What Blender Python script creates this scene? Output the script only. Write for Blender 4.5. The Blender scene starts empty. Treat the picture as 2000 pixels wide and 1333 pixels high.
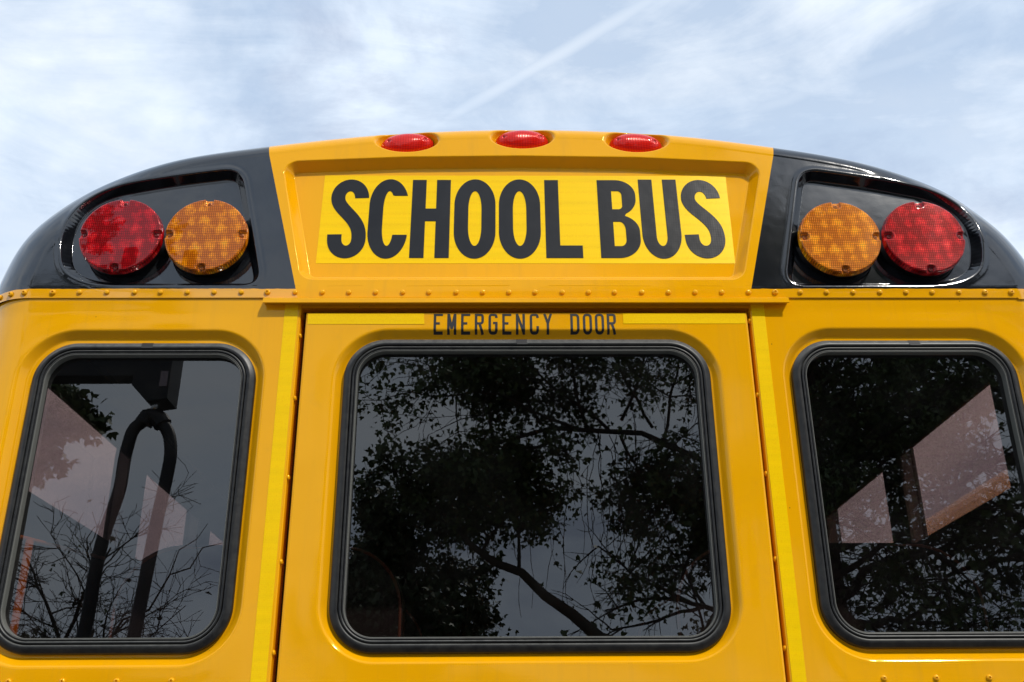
import bpy, bmesh, math, random
from mathutils import noise as mnoise
import numpy as np
from mathutils import Vector, Matrix
from mathutils.geometry import tessellate_polygon
SC = bpy.context.scene
COL = SC.collection
R = math.radians

# ------------------------------------------------------------------ camera
cd = bpy.data.cameras.new("camera"); cam = bpy.data.objects.new("camera", cd); COL.objects.link(cam)
SC.camera = cam
cd.lens = 36.0; cd.sensor_width = 36.0; cd.clip_start = 0.05; cd.clip_end = 3000
TH, PSI, RHO = 0.40965584, -0.01440219, -0.00649689
fw = Vector((-math.sin(PSI)*math.cos(TH), math.cos(PSI)*math.cos(TH), math.sin(TH)))
r0 = Vector((math.cos(PSI), math.sin(PSI), 0)); u0 = r0.cross(fw)
rr = r0*math.cos(RHO)+u0*math.sin(RHO); uu = u0*math.cos(RHO)-r0*math.sin(RHO)
cam.matrix_world = Matrix(((rr.x, uu.x, -fw.x, -0.061), (rr.y, uu.y, -fw.y, -2.1816), (rr.z, uu.z, -fw.z, 1.6), (0, 0, 0, 1)))

# ------------------------------------------------------------------ sun and sky
SUN_DIR = Vector((0.37, -0.58, 0.71)).normalized()     # towards the sun: behind the camera, high on the right
sl = bpy.data.lights.new("sun", 'SUN'); sl.energy = 2.9; sl.angle = R(1.2); sl.color = (1.0, 0.95, 0.87)
so = bpy.data.objects.new("sun", sl); COL.objects.link(so)
so.rotation_euler = SUN_DIR.to_track_quat('Z', 'Y').to_euler(); so.location = (6, -10, 12)

w = bpy.data.worlds.new("World"); SC.world = w; w.use_nodes = True
nt = w.node_tree; nt.nodes.clear()
def N(t, kind, **kw):
    n = t.nodes.new(kind)
    for k, v in kw.items():
        if k == 'inp':
            for a, b in v.items(): n.inputs[a].default_value = b
        else: setattr(n, k, v)
    return n
def ramp(t, stops, interp='LINEAR'):
    n = t.nodes.new('ShaderNodeValToRGB'); e = n.color_ramp.elements; n.color_ramp.interpolation = interp
    e[0].position, e[0].color = stops[0][0], stops[0][1]; e[1].position, e[1].color = stops[-1][0], stops[-1][1]
    for p, c in stops[1:-1]:
        x = e.new(p); x.color = c
    return n
def g4(v): return (v, v, v, 1)
out = N(nt, 'ShaderNodeOutputWorld')
bg = N(nt, 'ShaderNodeBackground'); nt.links.new(bg.outputs[0], out.inputs[0]); bg.inputs[1].default_value = 0.1
sky = N(nt, 'ShaderNodeTexSky', sky_type='NISHITA', sun_disc=False, sun_elevation=math.asin(SUN_DIR.z),
        sun_rotation=math.atan2(SUN_DIR.x, SUN_DIR.y), air_density=1.0, dust_density=1.2, ozone_density=1.5)
tc = N(nt, 'ShaderNodeTexCoord')
# cloud layer: directions are projected on a plane overhead so that the clouds flatten towards the horizon
sep = N(nt, 'ShaderNodeSeparateXYZ'); nt.links.new(tc.outputs['Generated'], sep.inputs[0])
zz = N(nt, 'ShaderNodeMath', operation='MAXIMUM'); nt.links.new(sep.outputs[2], zz.inputs[0]); zz.inputs[1].default_value = 0.0
za = N(nt, 'ShaderNodeMath', operation='ADD'); nt.links.new(zz.outputs[0], za.inputs[0]); za.inputs[1].default_value = 0.35
dx = N(nt, 'ShaderNodeMath', operation='DIVIDE'); nt.links.new(sep.outputs[0], dx.inputs[0]); nt.links.new(za.outputs[0], dx.inputs[1])
dy = N(nt, 'ShaderNodeMath', operation='DIVIDE'); nt.links.new(sep.outputs[1], dy.inputs[0]); nt.links.new(za.outputs[0], dy.inputs[1])
cmb = N(nt, 'ShaderNodeCombineXYZ'); nt.links.new(dx.outputs[0], cmb.inputs[0]); nt.links.new(dy.outputs[0], cmb.inputs[1])
def cloud(scale, det, rough, dist, loc, rot, sc, src=None):
    mp = N(nt, 'ShaderNodeMapping'); mp.inputs['Location'].default_value = loc; mp.inputs['Rotation'].default_value = rot; mp.inputs['Scale'].default_value = sc
    nt.links.new(src if src is not None else cmb.outputs[0], mp.inputs[0])
    n = N(nt, 'ShaderNodeTexNoise', inp={'Scale': scale, 'Detail': det, 'Roughness': rough, 'Distortion': dist})
    nt.links.new(mp.outputs[0], n.inputs['Vector']); return n
gen = tc.outputs['Generated']
c1 = cloud(4.6, 12, 0.55, 0.25, (0.6, 8.2, 3.1), (0, 0, 0), (1.0, 1.0, 1.25), gen)
c2 = cloud(7.0, 12, 0.64, 0.9, (2.3, 0.1, 5.2), (0, R(38), 0), (0.55, 1.0, 1.9), gen)
mixc = N(nt, 'ShaderNodeMath', operation='MULTIPLY_ADD'); nt.links.new(c2.outputs[0], mixc.inputs[0]); mixc.inputs[1].default_value = 0.50
nt.links.new(c1.outputs[0], mixc.inputs[2])
cr = ramp(nt, [(0.64, g4(0.24)), (0.76, g4(0.56)), (0.92, g4(0.97))]); nt.links.new(mixc.outputs[0], cr.inputs[0])
# contrails: soft straight streaks (bands around planes through the viewer)
def contrail(nrm, width, seed, gate):
    d = N(nt, 'ShaderNodeVectorMath', operation='DOT_PRODUCT'); nt.links.new(tc.outputs['Generated'], d.inputs[0]); d.inputs[1].default_value = nrm
    nz = N(nt, 'ShaderNodeTexNoise', inp={'Scale': 9.0 + seed, 'Detail': 5.0}); nt.links.new(tc.outputs['Generated'], nz.inputs['Vector'])
    o = N(nt, 'ShaderNodeMath', operation='MULTIPLY_ADD'); nt.links.new(nz.outputs[0], o.inputs[0]); o.inputs[1].default_value = 0.010; nt.links.new(d.outputs['Value'], o.inputs[2])
    s_ = N(nt, 'ShaderNodeMath', operation='SUBTRACT'); nt.links.new(o.outputs[0], s_.inputs[0]); s_.inputs[1].default_value = 0.005
    a = N(nt, 'ShaderNodeMath', operation='ABSOLUTE'); nt.links.new(s_.outputs[0], a.inputs[0])
    m = N(nt, 'ShaderNodeMapRange', interpolation_type='SMOOTHSTEP'); nt.links.new(a.outputs[0], m.inputs[0])
    m.inputs[1].default_value = width; m.inputs[2].default_value = 0.0; m.inputs[3].default_value = 0; m.inputs[4].default_value = gate
    nf = N(nt, 'ShaderNodeTexNoise', inp={'Scale': 5.0 + seed, 'Detail': 3.0}); nt.links.new(tc.outputs['Generated'], nf.inputs['Vector'])
    fr = N(nt, 'ShaderNodeMapRange'); nt.links.new(nf.outputs[0], fr.inputs[0]); fr.inputs[1].default_value = 0.2; fr.inputs[2].default_value = 0.6; fr.inputs[3].default_value = 0.55
    mm = N(nt, 'ShaderNodeMath', operation='MULTIPLY'); nt.links.new(m.outputs[0], mm.inputs[0]); nt.links.new(fr.outputs[0], mm.inputs[1])
    # only on the side of the sky ahead of the viewer
    fy = N(nt, 'ShaderNodeMapRange'); nt.links.new(sep.outputs[1], fy.inputs[0]); fy.inputs[1].default_value = 0.1; fy.inputs[2].default_value = 0.3
    m3 = N(nt, 'ShaderNodeMath', operation='MULTIPLY'); nt.links.new(mm.outputs[0], m3.inputs[0]); nt.links.new(fy.outputs[0], m3.inputs[1])
    return m3
CT1 = (-0.4984, -0.5251, 0.6898); CT2 = (-0.3143, -0.4969, 0.8089)
k1 = contrail(CT1, 0.0150, 0.0, 0.70); k2 = contrail(CT2, 0.018, 3.0, 0.40)
mx1 = N(nt, 'ShaderNodeMath', operation='MAXIMUM'); nt.links.new(cr.outputs[0], mx1.inputs[0]); nt.links.new(k1.outputs[0], mx1.inputs[1])
mx2 = N(nt, 'ShaderNodeMath', operation='MAXIMUM'); nt.links.new(mx1.outputs[0], mx2.inputs[0]); nt.links.new(k2.outputs[0], mx2.inputs[1])
# thin veil grows towards the horizon
hz = N(nt, 'ShaderNodeMapRange'); nt.links.new(sep.outputs[2], hz.inputs[0])
hz.inputs[1].default_value = 0.66; hz.inputs[2].default_value = 0.38; hz.inputs[3].default_value = 0.0; hz.inputs[4].default_value = 0.88
mx3 = N(nt, 'ShaderNodeMath', operation='MAXIMUM'); nt.links.new(mx2.outputs[0], mx3.inputs[0]); nt.links.new(hz.outputs[0], mx3.inputs[1])
# cloud colour, greyer where thick
c3 = cloud(3.0, 10, 0.6, 0.4, (1.3, 6.1, 3.4), (0, R(12), 0), (0.8, 1.0, 2.2), gen)
cc = ramp(nt, [(0.34, (5.6, 6.5, 8.2, 1)), (0.46, (8.5, 9.6, 11.0, 1)), (0.60, (9.9, 10.6, 11.4, 1))]); nt.links.new(c3.outputs[0], cc.inputs[0])
skb = N(nt, 'ShaderNodeMix', data_type='RGBA'); nt.links.new(sky.outputs[0], skb.inputs['A'])
skb.inputs['B'].default_value = (5.2, 6.9, 9.4, 1); skb.inputs[0].default_value = 0.75
mix = N(nt, 'ShaderNodeMix', data_type='RGBA'); nt.links.new(mx3.outputs[0], mix.inputs[0])
nt.links.new(skb.outputs['Result'], mix.inputs['A']); nt.links.new(cc.outputs[0], mix.inputs['B'])
nt.links.new(mix.outputs['Result'], bg.inputs[0])

vs = SC.view_settings; vs.view_transform = 'Standard'; vs.look = 'None'; vs.gamma = 1; vs.exposure = 0.0; vs.use_curve_mapping = False
SC.display_settings.display_device = 'sRGB'
SC.cycles.max_bounces = 10; SC.cycles.transparent_max_bounces = 24; SC.cycles.glossy_bounces = 5

# ------------------------------------------------------------------ materials
def mat(name, col=(0.5, 0.5, 0.5), rough=0.5, metal=0.0, coat=0.0, coat_rough=0.03, ior=1.5):
    m = bpy.data.materials.new(name); m.use_nodes = True
    b = m.node_tree.nodes['Principled BSDF']
    b.inputs['Base Color'].default_value = (*col[:3], 1); b.inputs['Roughness'].default_value = rough
    b.inputs['Metallic'].default_value = metal; b.inputs['Coat Weight'].default_value = coat
    b.inputs['Coat Roughness'].default_value = coat_rough; b.inputs['IOR'].default_value = ior
    return m, m.node_tree, b
def objco(t):
    return N(t, 'ShaderNodeTexCoord').outputs['Object']
def noise(t, vec, scale, det=3.0, rough=0.5, dist=0.0):
    n = N(t, 'ShaderNodeTexNoise', inp={'Scale': scale, 'Detail': det, 'Roughness': rough, 'Distortion': dist})
    t.links.new(vec, n.inputs['Vector']); return n.outputs[0]
def bumps(t, b, layers, target=('Normal', 'Coat Normal')):
    prev = None
    for h, strength, dist in layers:
        bp = N(t, 'ShaderNodeBump', inp={'Strength': strength, 'Distance': dist}); t.links.new(h, bp.inputs['Height'])
        if prev is not None: t.links.new(prev, bp.inputs['Normal'])
        prev = bp.outputs[0]
    for s in target: t.links.new(prev, b.inputs[s])
def mixcol(t, fac, a, b_):
    n = N(t, 'ShaderNodeMix', data_type='RGBA')
    if fac is not None: t.links.new(fac, n.inputs[0])
    for s, v in (('A', a), ('B', b_)):
        if isinstance(v, tuple): n.inputs[s].default_value = v if len(v) == 4 else (*v, 1)
        else: t.links.new(v, n.inputs[s])
    return n
def specks(t, vec, scale, thr, seed=0.0):
    v = N(t, 'ShaderNodeTexVoronoi', inp={'Scale': scale}); 
    mp = N(t, 'ShaderNodeMapping'); mp.inputs['Location'].default_value = (seed, seed*1.3, seed*0.7); t.links.new(vec, mp.inputs[0]); t.links.new(mp.outputs[0], v.inputs['Vector'])
    nn = N(t, 'ShaderNodeMapRange'); t.links.new(v.outputs['Distance'], nn.inputs[0])
    nn.inputs[1].default_value = thr; nn.inputs[2].default_value = thr*0.6; 
    s = N(t, 'ShaderNodeSeparateColor'); t.links.new(v.outputs['Color'], s.inputs[0])
    g = N(t, 'ShaderNodeMath', operation='GREATER_THAN'); t.links.new(s.outputs[0], g.inputs[0]); g.inputs[1].default_value = 0.86
    m = N(t, 'ShaderNodeMath', operation='MULTIPLY'); t.links.new(nn.outputs[0], m.inputs[0]); t.links.new(g.outputs[0], m.inputs[1])
    return m.outputs[0]

YEL = (0.84, 0.385, 0.0015)
def yellow(name):
    m, t, b = mat(name, YEL, 0.10, coat=0.42, coat_rough=0.035); b.inputs['Specular Tint'].default_value = (1.0, 0.72, 0.08, 1)
    o = objco(t)
    n1 = noise(t, o, 3.0, 3.0, 0.5)
    c = mixcol(t, n1, (0.82, 0.368, 0.0012), (0.92, 0.428, 0.002))
    sp = specks(t, o, 26.0, 0.045); mx = N(t, 'ShaderNodeMath', operation='MULTIPLY'); t.links.new(sp, mx.inputs[0]); mx.inputs[1].default_value = 0.75
    c2 = mixcol(t, mx.outputs[0], c.outputs['Result'], (0.12, 0.05, 0.01))
    mp = N(t, 'ShaderNodeMapping'); mp.inputs['Scale'].default_value = (34.0, 34.0, 1.3); t.links.new(o, mp.inputs[0])
    st = N(t, 'ShaderNodeMapRange'); t.links.new(noise(t, mp.outputs[0], 1.0, 5.0, 0.65), st.inputs[0]); st.inputs[1].default_value = 0.52; st.inputs[2].default_value = 0.80; st.inputs[4].default_value = 0.22
    gd = N(t, 'ShaderNodeMapRange'); t.links.new(noise(t, o, 11.0, 7.0, 0.72), gd.inputs[0]); gd.inputs[1].default_value = 0.55; gd.inputs[2].default_value = 0.85; gd.inputs[4].default_value = 0.25
    mxx = N(t, 'ShaderNodeMath', operation='MAXIMUM'); t.links.new(st.outputs[0], mxx.inputs[0]); t.links.new(gd.outputs[0], mxx.inputs[1])
    c3 = mixcol(t, mxx.outputs[0], c2.outputs['Result'], (0.52, 0.27, 0.04)); t.links.new(c3.outputs['Result'], b.inputs['Base Color'])
    rr_ = N(t, 'ShaderNodeMapRange'); t.links.new(noise(t, o, 5.0, 5.0, 0.6), rr_.inputs[0]); rr_.inputs[3].default_value = 0.02; rr_.inputs[4].default_value = 0.09
    t.links.new(rr_.outputs[0], b.inputs['Coat Roughness'])
    bumps(t, b, [(noise(t, o, 3.5, 2.0), 0.45, 0.012), (noise(t, o, 330.0, 1.0), 0.10, 0.0006)])
    return m
def black_gloss_nodes(t, b, o):
    rr_ = N(t, 'ShaderNodeMapRange'); t.links.new(noise(t, o, 4.0, 6.0, 0.65), rr_.inputs[0]); rr_.inputs[3].default_value = 0.04; rr_.inputs[4].default_value = 0.13
    t.links.new(rr_.outputs[0], b.inputs['Coat Roughness'])
M = {}
M['yellow'] = yellow('school_bus_yellow_paint')
def lamp_panel_mat():
    m, t, b = mat('black_gloss_paint', (0.004, 0.0045, 0.006), 0.06, coat=1.0)
    o = objco(t); black_gloss_nodes(t, b, o)
    s = N(t, 'ShaderNodeSeparateXYZ'); t.links.new(o, s.inputs[0])
    # ragged masked edge between the yellow flange and the black paint
    e = N(t, 'ShaderNodeMath', operation='MULTIPLY_ADD'); t.links.new(noise(t, o, 40.0, 3.0), e.inputs[0]); e.inputs[1].default_value = 0.004; t.links.new(s.outputs[2], e.inputs[2])
    g = N(t, 'ShaderNodeMapRange'); t.links.new(e.outputs[0], g.inputs[0]); g.inputs[1].default_value = 2.6822; g.inputs[2].default_value = 2.6832
    dust = noise(t, o, 9.0, 7.0, 0.7); dr = N(t, 'ShaderNodeMapRange'); t.links.new(dust, dr.inputs[0]); dr.inputs[1].default_value = 0.5; dr.inputs[2].default_value = 0.85; dr.inputs[4].default_value = 0.10
    sp = specks(t, o, 60.0, 0.10, 3.0); ad = N(t, 'ShaderNodeMath', operation='MULTIPLY_ADD'); t.links.new(sp, ad.inputs[0]); ad.inputs[1].default_value = 0.18; t.links.new(dr.outputs[0], ad.inputs[2])
    blk = mixcol(t, ad.outputs[0], (0.006, 0.007, 0.0095), (0.16, 0.17, 0.17))
    c = mixcol(t, g.outputs[0], (*YEL, 1), blk.outputs['Result']); t.links.new(c.outputs['Result'], b.inputs['Base Color'])
    bumps(t, b, [(noise(t, o, 6.0, 3.0), 0.12, 0.012), (noise(t, o, 280.0, 1.0), 0.06, 0.0006)])
    return m
M['lamp_panel'] = lamp_panel_mat()
m, t, b = mat('black_gloss_housing', (0.006, 0.006, 0.007), 0.35, coat=0.6, coat_rough=0.1); M['black'] = m
def tape_mat(name, c1_, c2_, rough=0.32):
    m, t, b = mat(name, c1_, rough, coat=0.15, coat_rough=0.12); b.inputs['Specular Tint'].default_value = (1.0, 0.8, 0.1, 1)
    o = objco(t)
    v = N(t, 'ShaderNodeTexVoronoi', feature='DISTANCE_TO_EDGE', inp={'Scale': 260.0, 'Randomness': 0.25}); t.links.new(o, v.inputs['Vector'])
    r_ = ramp(t, [(0.0, g4(0.0)), (0.12, g4(1.0))]); t.links.new(v.outputs['Distance'], r_.inputs[0])
    wv = noise(t, o, 60.0, 2.0); mp = N(t, 'ShaderNodeMapping'); mp.inputs['Scale'].default_value = (0.06, 1, 1.2); t.links.new(o, mp.inputs[0])
    st = noise(t, mp.outputs[0], 55.0, 2.0)
    a = mixcol(t, r_.outputs[0], c2_, c1_)
    a2 = N(t, 'ShaderNodeMix', data_type='RGBA', blend_type='MULTIPLY'); a2.inputs[0].default_value = 0.35
    t.links.new(a.outputs['Result'], a2.inputs['A']); gr = ramp(t, [(0.3, g4(0.82)), (0.65, g4(1.0))]); t.links.new(st, gr.inputs[0]); t.links.new(gr.outputs[0], a2.inputs['B'])
    t.links.new(a2.outputs['Result'], b.inputs['Base Color'])
    bumps(t, b, [(v.outputs['Distance'], 0.12, 0.0008), (wv, 0.08, 0.001)])
    return m
M['tape'] = tape_mat('reflective_yellow_tape', (1.0, 0.63, 0.0, 1), (0.95, 0.55, 0.0, 1))
m, t, b = mat('black_vinyl_lettering', (0.018, 0.018, 0.02), 0.25, coat=0.12, coat_rough=0.15); M['letter'] = m; b.inputs['Specular IOR Level'].default_value = 0.25
o = objco(t)
ck = N(t, 'ShaderNodeTexWave', wave_type='BANDS', bands_direction='X', inp={'Scale': 55.0, 'Distortion': 0.6}); t.links.new(o, ck.inputs['Vector'])
ck2 = N(t, 'ShaderNodeTexWave', wave_type='BANDS', bands_direction='Z', inp={'Scale': 60.0, 'Distortion': 0.6}); t.links.new(o, ck2.inputs['Vector'])
cl = mixcol(t, noise(t, o, 12.0, 5.0, 0.7), (0.008, 0.008, 0.009), (0.022, 0.022, 0.024)); t.links.new(cl.outputs['Result'], b.inputs['Base Color'])
bumps(t, b, [(ck.outputs['Fac'], 0.02, 0.0008), (ck2.outputs['Fac'], 0.05, 0.0008), (noise(t, o, 9.0, 3.0), 0.15, 0.01)])
m, t, b = mat('black_painted_lettering', (0.012, 0.012, 0.013), 0.45); M['letter2'] = m
# rubber
m, t, b = mat('window_rubber', (0.02, 0.02, 0.022), 0.42); b.inputs['Specular IOR Level'].default_value = 0.38; M['rubber'] = m
o = objco(t); dn = noise(t, o, 40.0, 6.0, 0.7); dr = N(t, 'ShaderNodeMapRange'); t.links.new(dn, dr.inputs[0]); dr.inputs[1].default_value = 0.35; dr.inputs[2].default_value = 0.8
gn = N(t, 'ShaderNodeNewGeometry'); sg = N(t, 'ShaderNodeSeparateXYZ'); t.links.new(o, sg.inputs[0])
c = mixcol(t, dr.outputs[0], (0.007, 0.007, 0.008), (0.030, 0.030, 0.028)); sn = N(t, 'ShaderNodeSeparateXYZ'); t.links.new(gn.outputs['Normal'], sn.inputs[0])
dz_ = N(t, 'ShaderNodeMapRange'); t.links.new(sn.outputs[2], dz_.inputs[0]); dz_.inputs[1].default_value = 0.10; dz_.inputs[2].default_value = 0.35; dz_.inputs[4].default_value = 0.85
dm_ = N(t, 'ShaderNodeMath', operation='MULTIPLY'); t.links.new(dz_.outputs[0], dm_.inputs[0]); dq = N(t, 'ShaderNodeMapRange'); t.links.new(noise(t, o, 60.0, 5.0, 0.7), dq.inputs[0]); dq.inputs[1].default_value = 0.25; dq.inputs[2].default_value = 0.65; dq.inputs[3].default_value = 0.35; t.links.new(dq.outputs[0], dm_.inputs[1])
cd_ = mixcol(t, dm_.outputs[0], c.outputs['Result'], (0.13, 0.13, 0.12)); t.links.new(cd_.outputs['Result'], b.inputs['Base Color'])
rg = N(t, 'ShaderNodeMapRange'); t.links.new(dn, rg.inputs[0]); rg.inputs[3].default_value = 0.28; rg.inputs[4].default_value = 0.5; t.links.new(rg.outputs[0], b.inputs['Roughness'])
bumps(t, b, [(noise(t, o, 500.0, 2.0), 0.15, 0.0005)], ('Normal',))
m, t, b = mat('worn_joint_rubber', (0.012, 0.012, 0.013), 0.6); M['rubber_joint'] = m
m, t, b = mat('seal_lip_grey', (0.10, 0.10, 0.088), 0.6); M['lip'] = m
def glass(name, tint):
    m = bpy.data.materials.new(name); m.use_nodes = True; t = m.node_tree; t.nodes.clear()
    o_ = N(t, 'ShaderNodeOutputMaterial'); mx = N(t, 'ShaderNodeMixShader'); tr = N(t, 'ShaderNodeBsdfTransparent'); gl = N(t, 'ShaderNodeBsdfGlossy', inp={'Roughness': 0.0})
    gl.inputs['Color'].default_value = (0.96, 0.98, 1.0, 1)
    ge = N(t, 'ShaderNodeNewGeometry'); fr = N(t, 'ShaderNodeFresnel', inp={'IOR': 1.5})
    k = N(t, 'ShaderNodeMath', operation='MULTIPLY'); t.links.new(fr.outputs[0], k.inputs[0]); k.inputs[1].default_value = 2.3
    inv = N(t, 'ShaderNodeMath', operation='SUBTRACT'); inv.inputs[0].default_value = 1.0; t.links.new(ge.outputs['Backfacing'], inv.inputs[1])
    k2 = N(t, 'ShaderNodeMath', operation='MULTIPLY', use_clamp=True); t.links.new(k.outputs[0], k2.inputs[0]); t.links.new(inv.outputs[0], k2.inputs[1])
    cm = mixcol(t, ge.outputs['Backfacing'], (*tint, 1), (1, 1, 1, 1)); t.links.new(cm.outputs['Result'], tr.inputs[0])
    t.links.new(k2.outputs[0], mx.inputs[0]); t.links.new(tr.outputs[0], mx.inputs[1]); t.links.new(gl.outputs[0], mx.inputs[2])
    # water marks and dust
    df = N(t, 'ShaderNodeBsdfDiffuse'); df.inputs[0].default_value = (0.3, 0.3, 0.28, 1)
    oc = objco(t); sp = specks(t, oc, 70.0, 0.10, 1.0); m2 = N(t, 'ShaderNodeMixShader')
    dn_ = noise(t, oc, 5.0, 6.0, 0.7); dr_ = N(t, 'ShaderNodeMapRange'); t.links.new(dn_, dr_.inputs[0]); dr_.inputs[1].default_value = 0.45; dr_.inputs[2].default_value = 0.9; dr_.inputs[4].default_value = 0.02
    a_ = N(t, 'ShaderNodeMath', operation='MULTIPLY_ADD'); t.links.new(sp, a_.inputs[0]); a_.inputs[1].default_value = 0.10; t.links.new(dr_.outputs[0], a_.inputs[2])
    iv = N(t, 'ShaderNodeMath', operation='MULTIPLY'); t.links.new(a_.outputs[0], iv.inputs[0]); t.links.new(inv.outputs[0], iv.inputs[1])
    t.links.new(iv.outputs[0], m2.inputs[0]); t.links.new(mx.outputs[0], m2.inputs[1]); t.links.new(df.outputs[0], m2.inputs[2])
    bp = N(t, 'ShaderNodeBump', inp={'Strength': 0.05, 'Distance': 0.004}); t.links.new(noise(t, oc, 2.5, 1.0), bp.inputs['Height']); t.links.new(bp.outputs[0], gl.inputs['Normal'])
    t.links.new(m2.outputs[0], o_.inputs[0]); return m
M['glass'] = glass('dark_tinted_glass', (0.40, 0.33, 0.31))
M['side_glass'] = glass('side_window_glass', (0.64, 0.47, 0.42))
def lens_mat(name, dark, mid, bright):
    m, t, b = mat(name, mid, 0.12, coat=0.75, coat_rough=0.01); b.inputs['Specular Tint'].default_value = (*bright, 1)
    o = objco(t); mp = N(t, 'ShaderNodeMapping'); mp.inputs['Scale'].default_value = (28, 28, 28); mp.inputs['Rotation'].default_value = (0, R(12), 0); t.links.new(o, mp.inputs[0])
    v = N(t, 'ShaderNodeTexVoronoi', inp={'Scale': 1.0, 'Randomness': 0.35}); t.links.new(mp.outputs[0], v.inputs['Vector'])
    wx = N(t, 'ShaderNodeTexWave', bands_direction='X', inp={'Scale': 66.0, 'Distortion': 0.0}); t.links.new(o, wx.inputs['Vector'])
    wz = N(t, 'ShaderNodeTexWave', bands_direction='Z', inp={'Scale': 66.0, 'Distortion': 0.0}); t.links.new(o, wz.inputs['Vector'])
    r1 = ramp(t, [(0.1, (*bright, 1)), (0.38, (*mid, 1)), (0.62, (*dark, 1))]); 
    nz = noise(t, o, 70.0, 4.0, 0.6); ad = N(t, 'ShaderNodeMath', operation='MULTIPLY_ADD'); t.links.new(nz, ad.inputs[0]); ad.inputs[1].default_value = 1.0; t.links.new(v.outputs['Distance'], ad.inputs[2])
    sb = N(t, 'ShaderNodeMath', operation='SUBTRACT'); t.links.new(ad.outputs[0], sb.inputs[0]); sb.inputs[1].default_value = 0.50; t.links.new(sb.outputs[0], r1.inputs[0])
    mu = N(t, 'ShaderNodeMath', operation='MULTIPLY'); t.links.new(wx.outputs['Fac'], mu.inputs[0]); t.links.new(wz.outputs['Fac'], mu.inputs[1])
    gr = ramp(t, [(0.0, g4(0.30)), (0.55, g4(1.25))]); t.links.new(mu.outputs[0], gr.inputs[0])
    mm = N(t, 'ShaderNodeMix', data_type='RGBA', blend_type='MULTIPLY'); mm.inputs[0].default_value = 0.8
    t.links.new(r1.outputs[0], mm.inputs['A']); t.links.new(gr.outputs[0], mm.inputs['B']); t.links.new(mm.outputs['Result'], b.inputs['Base Color'])
    bumps(t, b, [(mu.outputs[0], 0.5, 0.001)], ('Normal',)); return m
M['red_lens'] = lens_mat('red_lens', (0.27, 0.0, 0.002), (0.62, 0.002, 0.008), (1.0, 0.05, 0.04))
M['amber_lens'] = lens_mat('amber_lens', (0.55, 0.12, 0.0), (0.98, 0.29, 0.001), (1.0, 0.46, 0.01))
m, t, b = mat('red_marker_lens', (0.65, 0.01, 0.008), 0.15, coat=0.55, coat_rough=0.02); b.inputs['Specular Tint'].default_value = (1, 0.15, 0.1, 1); M['marker_lens'] = m
o = objco(t); wx = N(t, 'ShaderNodeTexWave', bands_direction='X', inp={'Scale': 75.0}); t.links.new(o, wx.inputs['Vector'])
wz = N(t, 'ShaderNodeTexWave', bands_direction='Z', inp={'Scale': 60.0}); t.links.new(o, wz.inputs['Vector'])
sx = N(t, 'ShaderNodeSeparateXYZ'); t.links.new(o, sx.inputs[0]); gz = N(t, 'ShaderNodeMapRange'); t.links.new(sx.outputs[2], gz.inputs[0]); gz.inputs[1].default_value = -0.004; gz.inputs[2].default_value = 0.006
c0 = mixcol(t, wx.outputs['Fac'], (0.55, 0.003, 0.004), (0.90, 0.02, 0.008)); 
cz = mixcol(t, wz.outputs['Fac'], (0.8, 0.8, 0.8), (1, 1, 1)); mm = N(t, 'ShaderNodeMix', data_type='RGBA', blend_type='MULTIPLY'); mm.inputs[0].default_value = 1
t.links.new(c0.outputs['Result'], mm.inputs['A']); t.links.new(cz.outputs['Result'], mm.inputs['B']); t.links.new(mm.outputs['Result'], b.inputs['Base Color'])
bumps(t, b, [(wx.outputs['Fac'], 0.4, 0.001)], ('Normal',))
M['screw'] = mat('dull_screw_metal', (0.10, 0.045, 0.03), 0.35, metal=0.7)[0]
M['red_screw'] = mat('screw_behind_red_lens', (0.16, 0.004, 0.004), 0.3, metal=0.3, coat=0.5)[0]
M['amber_screw'] = mat('screw_behind_amber_lens', (0.35, 0.10, 0.01), 0.3, metal=0.3, coat=0.5)[0]
M['dark'] = mat('gap_dark', (0.01, 0.006, 0.003), 0.8)[0]
M['inner'] = mat('interior_panel', (0.045, 0.045, 0.048), 0.6)[0]
M['seat'] = mat('seat_vinyl', (0.05, 0.05, 0.056), 0.4)[0]
M['pale_edge'] = mat('pale_edge_brown', (0.30, 0.13, 0.09), 0.5)[0]
M['orange'] = mat('orange_rail_paint', (0.70, 0.20, 0.01), 0.35, coat=0.5)[0]
M['steel'] = mat('galvanised_rod', (0.55, 0.55, 0.55), 0.3, metal=1.0)[0]
M['blackmetal'] = mat('black_coated_metal', (0.008, 0.008, 0.009), 0.5)[0]
M['sticker'] = mat('small_sticker', (0.30, 0.24, 0.26), 0.5)[0]
m, t, b = mat('asphalt', (0.06, 0.06, 0.06), 0.85); M['asphalt'] = m
o = objco(t); c = mixcol(t, noise(t, o, 90.0, 6.0, 0.7), (0.10, 0.10, 0.10), (0.22, 0.215, 0.205)); t.links.new(c.outputs['Result'], b.inputs['Base Color'])
bumps(t, b, [(noise(t, o, 200.0, 4.0), 0.4, 0.01)], ('Normal',))
m, t, b = mat('bark', (0.05, 0.04, 0.03), 0.9); M['bark'] = m
o = objco(t); c = mixcol(t, noise(t, o, 14.0, 5.0, 0.7), (0.022, 0.018, 0.013), (0.075, 0.06, 0.045)); t.links.new(c.outputs['Result'], b.inputs['Base Color'])
def leaf_mat(name, a, b_):
    m, t, b = mat(name, a, 0.55); o = objco(t)
    c = mixcol(t, noise(t, o, 2.5, 4.0, 0.7), (*a, 1), (*b_, 1)); t.links.new(c.outputs['Result'], b.inputs['Base Color']); return m
M['leaf'] = leaf_mat('maple_leaves', (0.03, 0.05, 0.012), (0.09, 0.13, 0.03))
M['leaf2'] = leaf_mat('ivy_leaves', (0.022, 0.038, 0.012), (0.06, 0.09, 0.022))
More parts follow.
